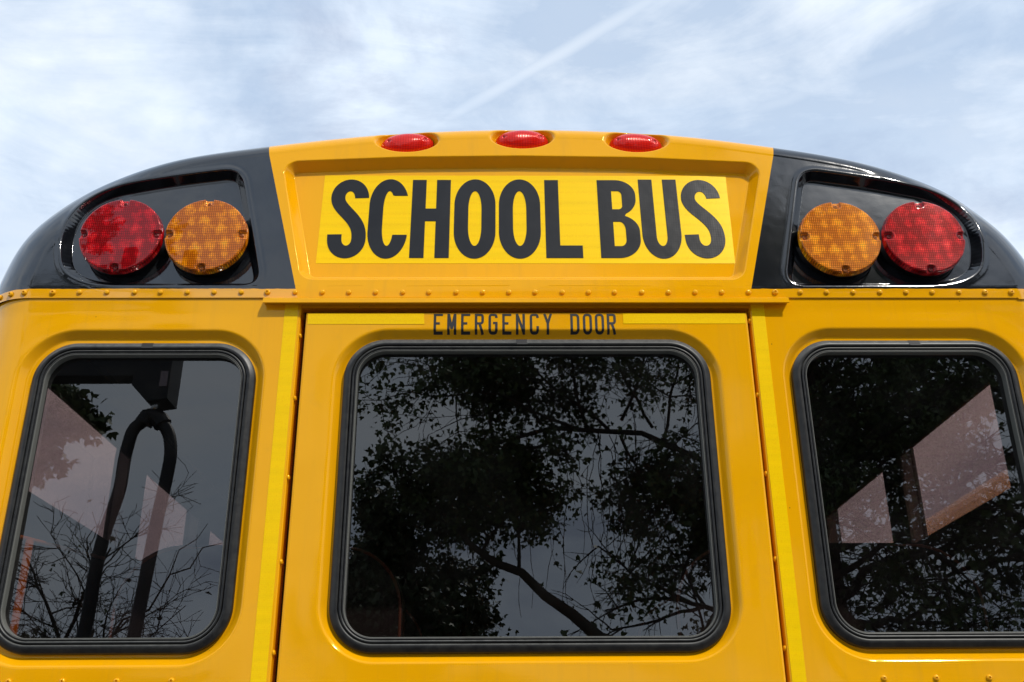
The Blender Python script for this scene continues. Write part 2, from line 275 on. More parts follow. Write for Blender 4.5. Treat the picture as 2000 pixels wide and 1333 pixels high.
M['tyre'] = mat('tyre_rubber', (0.015, 0.015, 0.015), 0.8)[0]

# ------------------------------------------------------------------ mesh helpers
def link(name, me, m, parent=None, smooth=True):
    o = bpy.data.objects.new(name, me); COL.objects.link(o)
    if m is not None: me.materials.append(m)
    if smooth: me.polygons.foreach_set('use_smooth', [True]*len(me.polygons))
    if parent is not None: o.parent = parent
    return o
def meshnp(name, V, F, m, parent=None, smooth=True):
    V = np.asarray(V, dtype=np.float32).reshape(-1, 3); F = np.asarray(F, dtype=np.int32); n = F.shape[1]
    me = bpy.data.meshes.new(name)
    me.vertices.add(len(V)); me.vertices.foreach_set('co', V.ravel())
    me.loops.add(F.size); me.loops.foreach_set('vertex_index', F.ravel())
    me.polygons.add(len(F)); me.polygons.foreach_set('loop_start', np.arange(0, F.size, n, dtype=np.int32))
    me.polygons.foreach_set('loop_total', np.full(len(F), n, dtype=np.int32))
    me.update(calc_edges=True); me.validate()
    return link(name, me, m, parent, smooth)
def gridfaces(nr, nc, close=False):
    i = np.arange(nr-1)[:, None]*nc; ncc = nc if close else nc-1
    j = np.arange(ncc)[None, :]; j2 = (j+1) % nc
    a = i+j; b_ = i+j2; c_ = i+nc+j2; d = i+nc+j
    return np.stack([a, b_, c_, d], -1).reshape(-1, 4)
def pyd(name, V, F, m, parent=None, smooth=False):
    me = bpy.data.meshes.new(name); me.from_pydata([tuple(v) for v in V], [], F); me.update()
    return link(name, me, m, parent, smooth)
class MB:
    def __init__(s): s.V = []; s.F = []
    def add(s, V, F):
        k = len(s.V); s.V += [tuple(v) for v in V]; s.F += [tuple(i+k for i in f) for f in F]
    def box(s, a, b_, bev=0.0):
        (x0, y0, z0), (x1, y1, z1) = a, b_
        if bev <= 0:
            s.add([(x0, y0, z0), (x1, y0, z0), (x1, y1, z0), (x0, y1, z0), (x0, y0, z1), (x1, y0, z1), (x1, y1, z1), (x0, y1, z1)],
                  [(0, 3, 2, 1), (4, 5, 6, 7), (0, 1, 5, 4), (1, 2, 6, 5), (2, 3, 7, 6), (3, 0, 4, 7)])
        else:
            bm = bmesh.new(); bmesh.ops.create_cube(bm, size=1.0)
            bmesh.ops.scale(bm, vec=(x1-x0, y1-y0, z1-z0), verts=bm.verts); bmesh.ops.translate(bm, vec=((x0+x1)/2, (y0+y1)/2, (z0+z1)/2), verts=bm.verts)
            bmesh.ops.bevel(bm, geom=list(bm.edges), offset=bev, segments=3, profile=0.6, affect='EDGES')
            bm.verts.index_update(); s.add([v.co[:] for v in bm.verts], [[v.index for v in f.verts] for f in bm.faces]); bm.free()
    def tube(s, P, rad, n=10):
        P = [Vector(p) for p in P]; rad = rad if hasattr(rad, '__len__') else [rad]*len(P)
        V = []; ref = None
        for i, p in enumerate(P):
            d = (P[min(i+1, len(P)-1)]-P[max(i-1, 0)]).normalized()
            if ref is None: ref = Vector((0, 0, 1)) if abs(d.z) < 0.9 else Vector((1, 0, 0))
            a = d.cross(ref).normalized(); b_ = d.cross(a).normalized(); ref = -b_ if False else ref
            for k in range(n):
                q = 2*math.pi*k/n; V.append(p+(a*math.cos(q)+b_*math.sin(q))*rad[i])
        F = [tuple(int(x) for x in f) for f in gridfaces(len(P), n, True)]
        F.append(tuple(range(n))[::-1]); F.append(tuple(range((len(P)-1)*n, len(P)*n)))
        s.add(V, F)
    def build(s, name, m, parent=None, smooth=False): return pyd(name, s.V, s.F, m, parent, smooth)
def lathe_y(prof, n=96):
    """profile (radius, y) revolved about the y axis"""
    V = []
    for r_, y in prof:
        for k in range(n):
            q = 2*math.pi*k/n; V.append((r_*math.cos(q), y, r_*math.sin(q)))
    return V, [tuple(int(x) for x in f) for f in gridfaces(len(prof), n, True)]
def sd_poly(X, Z, P):
    P = np.asarray(P, float); d = np.full(X.shape, 1e9); s = np.ones(X.shape)
    n = len(P)
    for i in range(n):
        a = P[i]; b_ = P[i-1]; ex, ez = b_[0]-a[0], b_[1]-a[1]; wx_, wz_ = X-a[0], Z-a[1]
        k = np.clip((wx_*ex+wz_*ez)/(ex*ex+ez*ez), 0, 1)
        bx, bz = wx_-ex*k, wz_-ez*k; d = np.minimum(d, bx*bx+bz*bz)
        c1_ = Z >= a[1]; c2_ = Z < b_[1]; c3_ = ex*wz_ > ez*wx_
        al = c1_ & c2_ & c3_; nn = (~c1_) & (~c2_) & (~c3_); s = np.where(al | nn, -s, s)
    return s*np.sqrt(d)
def sd_rrect(X, Z, x0, x1, z0, z1, r_):
    cx, cz = (x0+x1)/2, (z0+z1)/2; qx = np.abs(X-cx)-(x1-x0)/2+r_; qz = np.abs(Z-cz)-(z1-z0)/2+r_
    return np.minimum(np.maximum(qx, qz), 0)+np.hypot(np.maximum(qx, 0), np.maximum(qz, 0))-r_
def inset_poly(P, d):
    """move every edge of a convex clockwise/anticlockwise polygon inwards by d"""
    P = [np.array(p, float) for p in P]; n = len(P); A = sum(P[i-1][0]*P[i][1]-P[i][0]*P[i-1][1] for i in range(n)); sg_ = 1 if A > 0 else -1
    L = []
    for i in range(n):
        a, b_ = P[i], P[(i+1) % n]; e = (b_-a)/np.linalg.norm(b_-a); nr = np.array([-e[1], e[0]])*sg_; L.append((a+nr*d, e))
    Q = []
    for i in range(n):
        (p, e), (q, f) = L[i-1], L[i]; k = np.linalg.solve(np.array([e, -f]).T, q-p); Q.append(tuple(p+e*k[0]))
    return Q
def smooth01(t_): t_ = np.clip(t_, 0, 1); return t_*t_*t_*(t_*(6*t_-15)+10)
def wall(d, run, depth):
    """depth reached at signed distance d (negative inside) of a pressed recess: tight lip, straight slope, soft foot"""
    t_ = np.clip(-d/run, 0, 1); a = 0.16
    # piecewise: ease in, linear, ease out
    y = np.where(t_ < a, t_*t_/(2*a), np.where(t_ > 1-a, (1-a)-(1-t_)**2/(2*a), t_-a/2))
    return depth*y/(1-a)

# ------------------------------------------------------------------ the bus
bus = bpy.data.objects.new('school_bus', None); COL.objects.link(bus)
bus['label'] = 'yellow school bus seen from behind and below, black lamp panels either side of its sign'
bus['category'] = 'school bus'
ZH = 2.681; LEAN = math.tan(R(6.5)); ZF = 2.657
def cap_plane(z):
    d = np.maximum(z-ZH, -0.01)
    return -0.004+np.where(d < 0.008, (d+0.01).clip(0)**2/(2*0.018)*LEAN, LEAN*(d-0.001))
# roof outline seen from behind: (x, z) from the bottom left over the top to the bottom right
OUT = [(-1.300, 2.657), (-1.2995, 2.70), (-1.2940, 2.745), (-1.2765, 2.825), (-1.2470, 2.888), (-1.2020, 2.944), (-1.1430, 2.993), (-1.0746, 3.031), (-0.9512, 3.0735),
       (-0.8241, 3.1053), (-0.6613, 3.1345), (-0.4964, 3.1594), (-0.2956, 3.1815), (0.0, 3.1935), (0.27, 3.1850), (0.4495, 3.1686), (0.6663, 3.1330), (0.7805, 3.1103), (0.9092, 3.0764),
       (1.0347, 3.0335), (1.1050, 2.9980), (1.165, 2.9460), (1.222, 2.881), (1.2575, 2.813), (1.2800, 2.745), (1.2880, 2.70), (1.290, 2.657)]
def catmull(P, k=24):
    P = np.array(P); Q = []
    for i in range(len(P)-1):
        p0 = P[max(i-1, 0)]; p1 = P[i]; p2 = P[i+1]; p3 = P[min(i+2, len(P)-1)]
        t0 = 0; t1 = np.linalg.norm(p1-p0)**.5 or .3; t2 = t1+np.linalg.norm(p2-p1)**.5; t3 = t2+(np.linalg.norm(p3-p2)**.5 or .3)
        if i == 0: p0 = 2*p1-p2; t1 = np.linalg.norm(p1-p0)**.5; t2 = t1+np.linalg.norm(p2-p1)**.5; t3 = t2+np.linalg.norm(p3-p2)**.5
        if i == len(P)-2: p3 = 2*p2-p1; t3 = t2+np.linalg.norm(p3-p2)**.5
        for t_ in np.linspace(t1, t2, k, endpoint=False):
            a1 = (t1-t_)/(t1-t0)*p0+(t_-t0)/(t1-t0)*p1; a2 = (t2-t_)/(t2-t1)*p1+(t_-t1)/(t2-t1)*p2; a3 = (t3-t_)/(t3-t2)*p2+(t_-t2)/(t3-t2)*p3
            b1 = (t2-t_)/(t2-t0)*a1+(t_-t0)/(t2-t0)*a2; b2 = (t3-t_)/(t3-t1)*a2+(t_-t1)/(t3-t1)*a3
            Q.append((t2-t_)/(t2-t1)*b1+(t_-t1)/(t2-t1)*b2)
    Q.append(P[-1]); return np.array(Q)
OC = catmull(OUT)
# light smoothing of the curve, ends kept
for _ in range(60): OC[1:-1] = OC[1:-1]*0.5+(OC[:-2]+OC[2:])*0.25
sl_ = np.concatenate([[0], np.cumsum(np.linalg.norm(np.diff(OC, axis=0), axis=1))])
def outline(s): return np.stack([np.interp(s, sl_, OC[:, 0]), np.interp(s, sl_, OC[:, 1])], -1)
STOT = sl_[-1]
def out_n(s):
    d = outline(np.clip(s+0.004, 0, STOT))-outline(np.clip(s-0.004, 0, STOT)); d /= np.linalg.norm(d, axis=1)[:, None]
    return np.stack([-d[:, 1], d[:, 0]], -1)      # outward (path runs left to right over the top)
def rad_at(s):
    xx = outline(s)[:, 0]; x = np.abs(xx); return 0.050+np.where(xx < 0, 0.090, 0.065)*smooth01((x-0.80)/0.48)
def o_in(s): return outline(s)-out_n(s)*rad_at(s)[:, None]
SS = np.linspace(0, STOT, 4000); OI = o_in(SS)
def line_x(z): return 0.5407+(z-2.682)*0.2653
iL = np.argmin(np.abs(OI[:, 0]+line_x(OI[:, 1]))+(OI[:, 1] < 2.9)*9); iR = np.argmin(np.abs(OI[:, 0]-line_x(OI[:, 1]))+(OI[:, 1] < 2.9)*9)
sL, sR = SS[iL], SS[iR]
SIGN = [(-0.6150, 3.0670), (-0.30, 3.0830), (0.0, 3.0870), (0.30, 3.0825), (0.6170, 3.0650), (0.5260, 2.7060), (-0.5330, 2.7060)]
SIGN_I = inset_poly(SIGN, 0.038)
def rounded(P, rads, n=14):
    """closed polygon with each corner rounded by a quadratic curve"""
    Q = []
    for i, (p, r_) in enumerate(zip(P, rads)):
        p = np.array(p, float); a = np.array(P[i-1], float); b_ = np.array(P[(i+1) % len(P)], float)
        la, lb = np.linalg.norm(a-p), np.linalg.norm(b_-p); s0_ = p+(a-p)/la*min(r_, la*.49); s1_ = p+(b_-p)/lb*min(r_, lb*.49)
        for t_ in np.linspace(0, 1, n): Q.append(tuple((1-t_)**2*s0_+2*t_*(1-t_)*p+t_*t_*s1_))
    return Q
LP_L = rounded([(-1.085, 2.972), (-0.90, 3.0175), (-0.7120, 3.0470), (-0.6200, 2.6885), (-1.090, 2.6885), (-1.135, 2.850)], [0.11, 0.09, 0.055, 0.055, 0.14, 0.12])
LP_R = rounded([(1.085, 2.968), (0.90, 3.0145), (0.7090, 3.0470), (0.6210, 2.6880), (1.092, 2.6880), (1.140, 2.850)], [0.11, 0.09, 0.055, 0.055, 0.14, 0.12])
LPI = [LP_L, LP_R]
MARK = [(-0.2985, 3.1360), (0.0015, 3.1480), (0.2995, 3.1365)]
def marker_floor(z0): return cap_plane(np.array([z0]))[0]+0.030
def cap_detail(x, y, z):
    """pressed details of the roof cap on top of the base surface"""
    # sign recess
    d = sd_poly(x, z, SIGN_I)-0.038
    y = y+wall(d, 0.024, 0.030)
    for P in LPI:
        d = sd_poly(x, z, P)
        y = y-0.0014*np.exp(-((d-0.003)/0.008)**2)           # raised bead round the lamp recess
        y = y+wall(d, 0.0205, 0.026)
    for mx_, mz_ in MARK:
        f = marker_floor(mz_)+np.clip(z-mz_, -1, 0)*0.10
        zc_ = mz_+0.004
        e = np.hypot((x-mx_)/0.0900, (z-zc_)/0.0450); d = (e-1)*0.045
        k = smooth01(-d/0.014)
        y = np.where(y < f, y+(f-y)*k, y)
    return y
def cap_part(name, m, s0, s1, b0, b1, ncol, nrow=240):
    """front skin ruled from the bottom edge to the inner outline, then the rounded edge, then the roof skin"""
    s = np.linspace(s0, s1, ncol); Oi = o_in(s); nn = out_n(s); rr_ = rad_at(s)
    B = np.stack([np.linspace(b0, b1, ncol), np.full(ncol, ZF)], -1)
    v = np.linspace(0, 1, nrow)[:, None, None]; XZ = B[None]*(1-v)+Oi[None]*v
    rows = [(XZ[..., 0], cap_plane(XZ[..., 1]), XZ[..., 1])]
    ph = np.linspace(0, math.pi/2, 111)[1:, None]
    fx = Oi[None, :, 0]+nn[None, :, 0]*rr_[None]*np.sin(ph); fz = Oi[None, :, 1]+nn[None, :, 1]*rr_[None]*np.sin(ph)
    fy = cap_plane(Oi[:, 1])[None]+rr_[None]*(1-np.cos(ph)); rows.append((fx, fy, fz))
    for yy in (0.35, 2.0, 5.0, 8.2):
        rows.append((fx[-1:], np.full((1, ncol), yy), fz[-1:]))
    X = np.concatenate([r_[0] for r_ in rows]); Y = np.concatenate([r_[1] for r_ in rows]); Z = np.concatenate([r_[2] for r_ in rows])
    n0 = nrow+110; Y[:n0] = cap_detail(X[:n0], Y[:n0], Z[:n0])
    # the flange lip turns in at the bottom
    V = np.stack([X, Y, Z], -1)
    low = V[:1].copy(); low[..., 1] += 0.004
    V = np.concatenate([low, V]); F = gridfaces(V.shape[0], ncol)
    o_ = meshnp(name, V, F, m, bus)
    # exact shading normals on the pressed front, so that the gloss does not show the grid
    me = o_.data; nn_ = np.zeros(len(me.vertices)*3, dtype=np.float32); me.vertices.foreach_get('normal', nn_); nn_ = nn_.reshape(V.shape).copy()
    xf, zf, e = X[:nrow], Z[:nrow], 0.0005
    hy = lambda a, b_: cap_detail(a, cap_plane(b_), b_)
    gx = (hy(xf+e, zf)-hy(xf-e, zf))/(2*e); gz_ = (hy(xf, zf+e)-hy(xf, zf-e))/(2*e)
    an = np.stack([gx, -np.ones_like(gx), gz_], -1); an /= np.linalg.norm(an, axis=-1)[..., None]
    sg_ = np.sign((an[5:-5]*nn_[6:nrow-4]).sum(-1).mean()); nn_[2:nrow] = an[1:nrow-1]*sg_
    me.normals_split_custom_set_from_vertices(nn_.reshape(-1, 3).tolist())
    return o_
b_c = line_x(ZF)
xi0, xi1 = OI[0][0], OI[-1][0]
cap_part('roof_cap', M['yellow'], sL, sR, -b_c, b_c, 560)
o = cap_part('lamp_panel', M['lamp_panel'], 0, sL, xi0, -b_c, 600, 340); o['label'] = 'black lamp panel on the left of the sign'
o = cap_part('lamp_panel', M['lamp_panel'], sR, STOT, b_c, xi1, 600, 340); o['label'] = 'black lamp panel on the right of the sign'

# ---- lower rear panels with pressed window surrounds
def zgrid(ztop, zbot=1.05):
    return np.concatenate([np.linspace(zbot, 1.76, 30)[:-1], np.arange(1.76, ztop, 0.0027), [ztop]])
def back_fold(V, dy_):
    return V
def panel(name, x_in, x_out, win, rec, sgn, RC=0.10):
    """x_in: edge next to the door, x_out: outermost x; rounded body corner of radius RC at the outside"""
    xf = x_out-sgn*RC; fl = abs(xf-x_in)
    u = np.concatenate([np.array([0, 0.0006, 0.0015, 0.003]), np.arange(0.005, fl, 0.0027), fl+np.linspace(0, RC*math.pi/2, 40), [fl+RC*math.pi/2+0.05]])
    z = zgrid(2.660); U, Z = np.meshgrid(u, z)
    a = np.clip((U-fl)/RC, 0, math.pi/2); ex = np.clip(U-fl-RC*math.pi/2, 0, 1)
    X = x_in+sgn*np.minimum(U, fl)+sgn*RC*np.sin(a); Y = RC*(1-np.cos(a))+ex
    xf_eq = x_in+sgn*U
    d = sd_rrect(xf_eq, Z, rec[0], rec[1], rec[2], rec[3], 0.125)
    off = wall(d, 0.021, 0.017)
    off = off+np.where(U < 0.004, 0.004-np.sqrt(np.clip(0.004**2-(0.004-U)**2, 0, 1)), 0)
    # slight oil-canning of the thin sheet
    off = off+0.0020*np.sin(Z*9+X*3)*smooth01((d-0.0)/0.06)*smooth01((2.66-Z)/0.05)*smooth01((np.abs(X)-0.575)/0.10)
    nx = sgn*np.sin(a); ny = -np.cos(a)
    X = X-nx*off; Y = Y-ny*off
    V = np.stack([X, Y, Z], -1)
    fold = V[:, :1].copy(); fold[..., 0] = x_in; fold[..., 1] = 0.075
    V = np.concatenate([fold, V], 1)
    F = gridfaces(V.shape[0], V.shape[1])
    c = V.reshape(-1, 3)[F].mean(1); dw = sd_rrect(c[:, 0], c[:, 2], win[0], win[1], win[2], win[3], 0.095)
    F = F[dw > -0.012]
    if sgn < 0: F = F[:, ::-1]
    return meshnp(name, V, F, M['yellow'], bus)
LW = (-1.124, -0.617, 1.8515, 2.5455); RW = (0.6155, 1.139, 1.856, 2.551); DW = (-0.4148, 0.4262, 1.8500, 2.5525)
o = panel('rear_panel', -0.524, -1.295, LW, (-1.160, -0.594, 1.825, 2.578), -1, 0.14); o['label'] = 'rear panel left of the emergency door'
o = panel('rear_panel', 0.5322, 1.285, RW, (0.593, 1.166, 1.829, 2.582), 1, 0.11); o['label'] = 'rear panel right of the emergency door'

# ---- emergency door (thing > part > sub-parts)
DX0, DX1, DZ1, DY = -0.5112, 0.5240, 2.6195, -0.004
def door_y(x, z):
    d = sd_rrect(x, z, -0.4400, 0.4515, 1.829, 2.577, 0.125)
    y = DY+wall(d, 0.021, 0.017)
    e = np.minimum(np.minimum(x-DX0, DX1-x), DZ1-z); rd = 0.005
    return y+np.where(e < rd, rd-np.sqrt(np.clip(rd**2-(rd-e)**2, 0, 1)), 0)
xs = np.concatenate([[DX0, DX0+0.0006, DX0+0.0015, DX0+0.003], np.arange(DX0+0.005, DX1-0.005, 0.0027), [DX1-0.003, DX1-0.0015, DX1-0.0006, DX1]])
zs = np.concatenate([zgrid(DZ1-0.005), [DZ1-0.003, DZ1-0.0015, DZ1-0.0006, DZ1]])
X, Z = np.meshgrid(xs, zs); Y = door_y(X, Z)+0.0012*np.sin(Z*8+1)*np.cos(X*5)*smooth01((sd_rrect(X, Z, -0.4400, 0.4515, 1.829, 2.577, 0.125))/0.05)
V = np.stack([X, Y, Z], -1)
def edge(Vs): e_ = Vs.copy(); e_[..., 1] = 0.05; return e_
V = np.concatenate([edge(V[:, :1]), V, edge(V[:, -1:])], 1); V = np.concatenate([V, edge(V[-1:])], 0)
F = gridfaces(V.shape[0], V.shape[1]); c = V.reshape(-1, 3)[F].mean(1)
F = F[sd_rrect(c[:, 0], c[:, 2], *DW, 0.095) > -0.012]
door = meshnp('emergency_door', V, F, M['yellow'], bus)

def rrect_loop(x0, x1, z0, z1, r_, nc_=20, ns=12):
    P = []
    for cx, cz, a0, (ex, ez) in ((x1-r_, z1-r_, 0, (x0+r_, z1)), (x0+r_, z1-r_, 90, (x0, z0+r_)), (x0+r_, z0+r_, 180, (x1-r_, z0)), (x1-r_, z0+r_, 270, (x1, z1-r_))):
        for k in range(nc_+1):
            a = R(a0+90*k/nc_); P.append((cx+r_*math.cos(a), cz+r_*math.sin(a)))
        lx, lz = P[-1]
        for k in range(1, ns): P.append((lx+(ex-lx)*k/ns, lz+(ez-lz)*k/ns))
    return P
#          inset,  y (from the panel face; negative is towards the viewer)
SEAL = [(0.0, 0.020), (0.0, 0.0075), (0.0008, 0.0055), (0.003, 0.0038), (0.009, 0.0008), (0.0165, -0.0030), (0.0180, 0.0002), (0.0188, 0.0060),
        (0.0196, 0.0060), (0.0200, 0.0004), (0.0212, -0.0012), (0.0232, -0.0014), (0.0252, -0.0004), (0.0258, 0.0045), (0.0264, 0.0045),
        (0.0268, 0.0012), (0.0282, 0.0004), (0.0300, 0.0010), (0.0308, 0.0030), (0.0312, 0.0250)]
def window(parent, win, yb, mg):
    x0, x1, z0, z1 = win; n = None; V = []
    for s_, y in SEAL:
        lp = rrect_loop(x0+s_, x1-s_, z0+s_, z1-s_, 0.095-s_); n = len(lp)
        V += [(p[0], yb+y, p[1]) for p in lp]
    seal = meshnp('window_seal', V, gridfaces(len(SEAL), n, True)[:, ::-1], M['rubber'], parent)
    lp = rrect_loop(x0+0.028, x1-0.028, z0+0.028, z1-0.028, 0.067)
    ya, yc_ = yb+0.0195, yb+0.0245
    V = [(p[0], ya, p[1]) for p in lp]+[(p[0], yc_, p[1]) for p in lp]
    F = [tuple(range(n))[::-1], tuple(range(n, 2*n))]+[((k+1) % n, k, n+k, n+(k+1) % n) for k in range(n)]
    pane = pyd('window_pane', V, F, mg, parent, False)
    V = []; LP = [(0.0300, 0.0008), (0.0306, 0.0004), (0.0318, 0.0010), (0.0321, 0.0060), (0.0321, 0.0190)]
    for s_, y in LP: V += [(p[0], yb+y, p[1]) for p in rrect_loop(x0+s_, x1-s_, z0+s_, z1-s_, 0.095-s_)]
    meshnp('seal_lip', V, gridfaces(len(LP), n, True)[:, ::-1], M['lip'], parent)
    return seal, pane, n
# normals of the pane must face outward (-y in front)
def fix_normals(o):
    bm = bmesh.new(); bm.from_mesh(o.data); bmesh.ops.recalc_face_normals(bm, faces=bm.faces); bm.to_mesh(o.data); bm.free()
def joint(parent, x, win, yb, wd):
    """the dark splice sleeve over the top of the seal, and the small cut in its bottom bead"""
    z1 = win[3]; V = []
    pr = [(s_, y-0.0007) for s_, y in SEAL[1:8]]
    for xx in (x-wd/2, x+wd/2): V += [(xx+(0.002 if s_ > 0.01 else 0), yb+y, z1-s_+0.0003) for s_, y in pr]
    k = len(pr); F = [(i, i+1, k+i+1, k+i) for i in range(k-1)]
    o_ = pyd('seal_joint', V, F, M['rubber_joint'], parent)
    return o_
for nm, win, jx, cx_, lab in (('rear_window', LW, -0.872, -0.905, 'rear window left of the emergency door'), ('rear_window', RW, 0.909, 0.838, 'rear window right of the emergency door')):
    r_ = bpy.data.objects.new(nm, None); COL.objects.link(r_); r_.parent = bus; r_.location = (0, 0, 0); r_['label'] = lab
    s_, p_, n = window(r_, win, 0.0, M['glass']); fix_normals(p_); joint(r_, jx, win, 0.0, 0.026)
s_, p_, n = window(door, DW, DY, M['glass']); fix_normals(p_); joint(door, -0.0075, DW, DY, 0.025)

# ---- retro-reflective tape (thin sheets on the paint)
def sheet(name, m, parent, x0, x1, z0, z1, y, slope=0.0, th=0.0006):
    b_ = MB(); b_.box((x0, y-th, z0), (x1, y, z1)); return b_.build(name, m, parent)
V8 = lambda xa0, xa1, xb0, xb1, z0, z1, y, th: ([(xb0, y-th, z0), (xb1, y-th, z0), (xa1, y-th, z1), (xa0, y-th, z1), (xb0, y, z0), (xb1, y, z0), (xa1, y, z1), (xa0, y, z1)],
      [(0, 1, 2, 3), (4, 7, 6, 5), (0, 4, 5, 1), (1, 5, 6, 2), (2, 6, 7, 3), (3, 7, 4, 0)])
v, f = V8(-0.5622, -0.5312, -0.5652, -0.5316, 1.10, 2.655, -0.0003, 0.0006); o = pyd('reflective_tape', v, f, M['tape'], bus); o['label'] = 'upright strip of yellow reflective tape left of the door'
v, f = V8(0.5358, 0.5667, 0.5370, 0.5655, 1.10, 2.655, -0.0003, 0.0006); o = pyd('reflective_tape', v, f, M['tape'], bus); o['label'] = 'upright strip of yellow reflective tape right of the door'
v, f = V8(-0.5065, -0.2355, -0.5058, -0.2337, 2.5885, 2.6155, DY-0.0003, 0.0006); pyd('reflective_tape', v, f, M['tape'], door)
v, f = V8(0.2312, 0.5190, 0.2312, 0.5185, 2.5895, 2.6155, DY-0.0003, 0.0006); pyd('reflective_tape', v, f, M['tape'], door)

# ---- drip rail and header over the door
b_ = MB()
prof = [(0.002, 2.6572), (-0.006, 2.6568), (-0.018, 2.6500), (-0.0215, 2.6475), (-0.0225, 2.6365), (-0.0200, 2.6355), (-0.0185, 2.6440), (-0.004, 2.6425), (0.002, 2.6415)]
x0, x1 = -0.6105, 0.6215; k = len(prof)
V = [(x0, y, z) for y, z in prof]+[(x1, y, z) for y, z in prof]
F = [(i, k+i, k+(i+1) % k, (i+1) % k) for i in range(k)]+[tuple(range(k)), tuple(range(k, 2*k))[::-1]]
b_.add(V, F); rail = b_.build('drip_rail', M['yellow'], bus); fix_normals(rail)
b_ = MB(); b_.box((-0.524, 0.004, 2.6345), (0.5322, 0.03, 2.668)); b_.build('door_header', M['yellow'], bus)
b_ = MB(); b_.box((-0.535, 0.050, 1.05), (-0.440, 0.058, 2.66)); b_.box((0.452, 0.050, 1.05), (0.545, 0.058, 2.66)); b_.box((-0.440, 0.050, 2.575), (0.452, 0.058, 2.66)); b_.box((-0.440, 0.050, 1.05), (0.452, 0.058, 1.83))
b_.build('door_gap_backing', M['dark'], bus)  # near-black backing sheets behind the door that keep its gaps dark
# ---- rivets and screws
def rivet_mesh(r_, h, socket=False):
    prof = [(r_, 0.0), (r_*0.98, -h*0.30), (r_*0.86, -h*0.66), (r_*0.62, -h*0.90)]
    if socket: prof += [(r_*0.42, -h), (r_*0.36, -h), (r_*0.33, -h*0.35), (0.0001, -h*0.35)]
    else: prof += [(r_*0.32, -h*0.99), (0.0001, -h)]
    v, f = lathe_y(prof, 20); me = bpy.data.meshes.new('rivet'); me.from_pydata(v, [], f); me.update()
    me.polygons.foreach_set('use_smooth', [True]*len(me.polygons)); me.materials.append(M['yellow']); return me
RV = rivet_mesh(0.0061, 0.0038); SV = rivet_mesh(0.0070, 0.0044, True); BV = rivet_mesh(0.0066, 0.0048, True)
def put(name, me, loc, rot=(0, 0, 0), parent=bus):
    o_ = bpy.data.objects.new(name, me); COL.objects.link(o_); o_.parent = parent; o_.location = loc; o_.rotation_euler = rot; return o_
rx = [-1.0467, -0.9831, -0.9181, -0.8568, -0.7942, -0.7316, -0.6677, None, -0.541, -0.477, -0.4142, -0.3513, -0.2871, -0.2254, -0.161, -0.0981, -0.0362, 0.0258, 0.0902, 0.1522, 0.2142,
      0.2788, 0.3422, 0.4056, 0.469, 0.5325, None, 0.656, 0.7184, 0.782, 0.8457, 0.9083, 0.9708, 1.0347]
for x in rx:
    if x is not None: put('rivet', RV, (x, -0.0055, 2.6711))
def cornered(x, xout, r_=0.115):
    """y and normal angle of the flange at x"""
    xf = xout-math.copysign(r_, xout); a = 0.0
    if abs(x) > abs(xf): a = math.asin(min(1, (abs(x)-abs(xf))/r_))
    return -0.0055+r_*(1-math.cos(a)), a
for x in (-0.6062, 0.596): put('screw', SV, (x, -0.0055, 2.6711))
for x in (-1.1091, -1.1765, -1.2120, -1.2450): 
    y, a = cornered(x, -1.300, 0.14); put('screw', SV, (x-0.004*math.sin(a)*0, y, 2.6705), (0, 0, -a))
for x in (1.0973, 1.160, 1.200, 1.240):
    y, a = cornered(x, 1.290); put('screw', SV, (x, y, 2.6705), (0, 0, a))
for x in (0.7245, 0.8316, 0.9409, 1.048, -0.7227, -0.8331, -0.9422, -1.050): put('screw', BV, (x, -0.0002, 1.7963 if x > 0 else 1.7982))
for z in (2.5627, 2.4083, 2.2232, 2.0387, 1.8528, 1.667): put('screw', BV, (-0.5238, 0.006, z), (0, 0, R(90)))
for z in (2.6014, 2.4153, 2.2298, 2.0414, 1.857, 1.67): put('screw', BV, (0.5320, 0.008, z), (0, 0, R(-90)))

# ------------------------------------------------------------------ lettering
def arc(cx, cz, rx_, rz_, a0, a1, n=18): return [(cx+rx_*math.cos(R(a0+(a1-a0)*k/n)), cz+rz_*math.sin(R(a0+(a1-a0)*k/n))) for k in range(n+1)]
def ring_round(w_, h_, r_x, r_z, sx_=0, sz_=0):
    """superellipse-like rounded box, anticlockwise"""
    return (arc(w_-r_x, h_-r_z, r_x, r_z, 0, 90)+arc(r_x, h_-r_z, r_x, r_z, 90, 180)+arc(r_x, r_z, r_x, r_z, 180, 270)+arc(w_-r_x, r_z, r_x, r_z, 270, 360))
def off(P, dx_, dz_): return [(x+dx_, z+dz_) for x, z in P]
def stroke(C, wd):
    """outline of a constant width stroke along the dense polyline C (caps square to the line)"""
    C = np.array(C); n = len(C); d = np.gradient(C, axis=0); d /= np.linalg.norm(d, axis=1)[:, None]; nr = np.stack([-d[:, 1], d[:, 0]], -1)
    wd = np.asarray(wd if hasattr(wd, '__len__') else [wd]*n)[:, None]
    return [tuple(p) for p in C+nr*wd/2]+[tuple(p) for p in (C-nr*wd/2)[::-1]]
def bez(p0, p1, p2, p3, n=24): 
    return [tuple((1-t_)**3*np.array(p0)+3*(1-t_)**2*t_*np.array(p1)+3*(1-t_)*t_*t_*np.array(p2)+t_**3*np.array(p3)) for t_ in np.linspace(0, 1, n)]
H = 0.2405; SW = 0.0352; HS = 0.0370      # letter height, upright stroke, horizontal stroke of the round letters
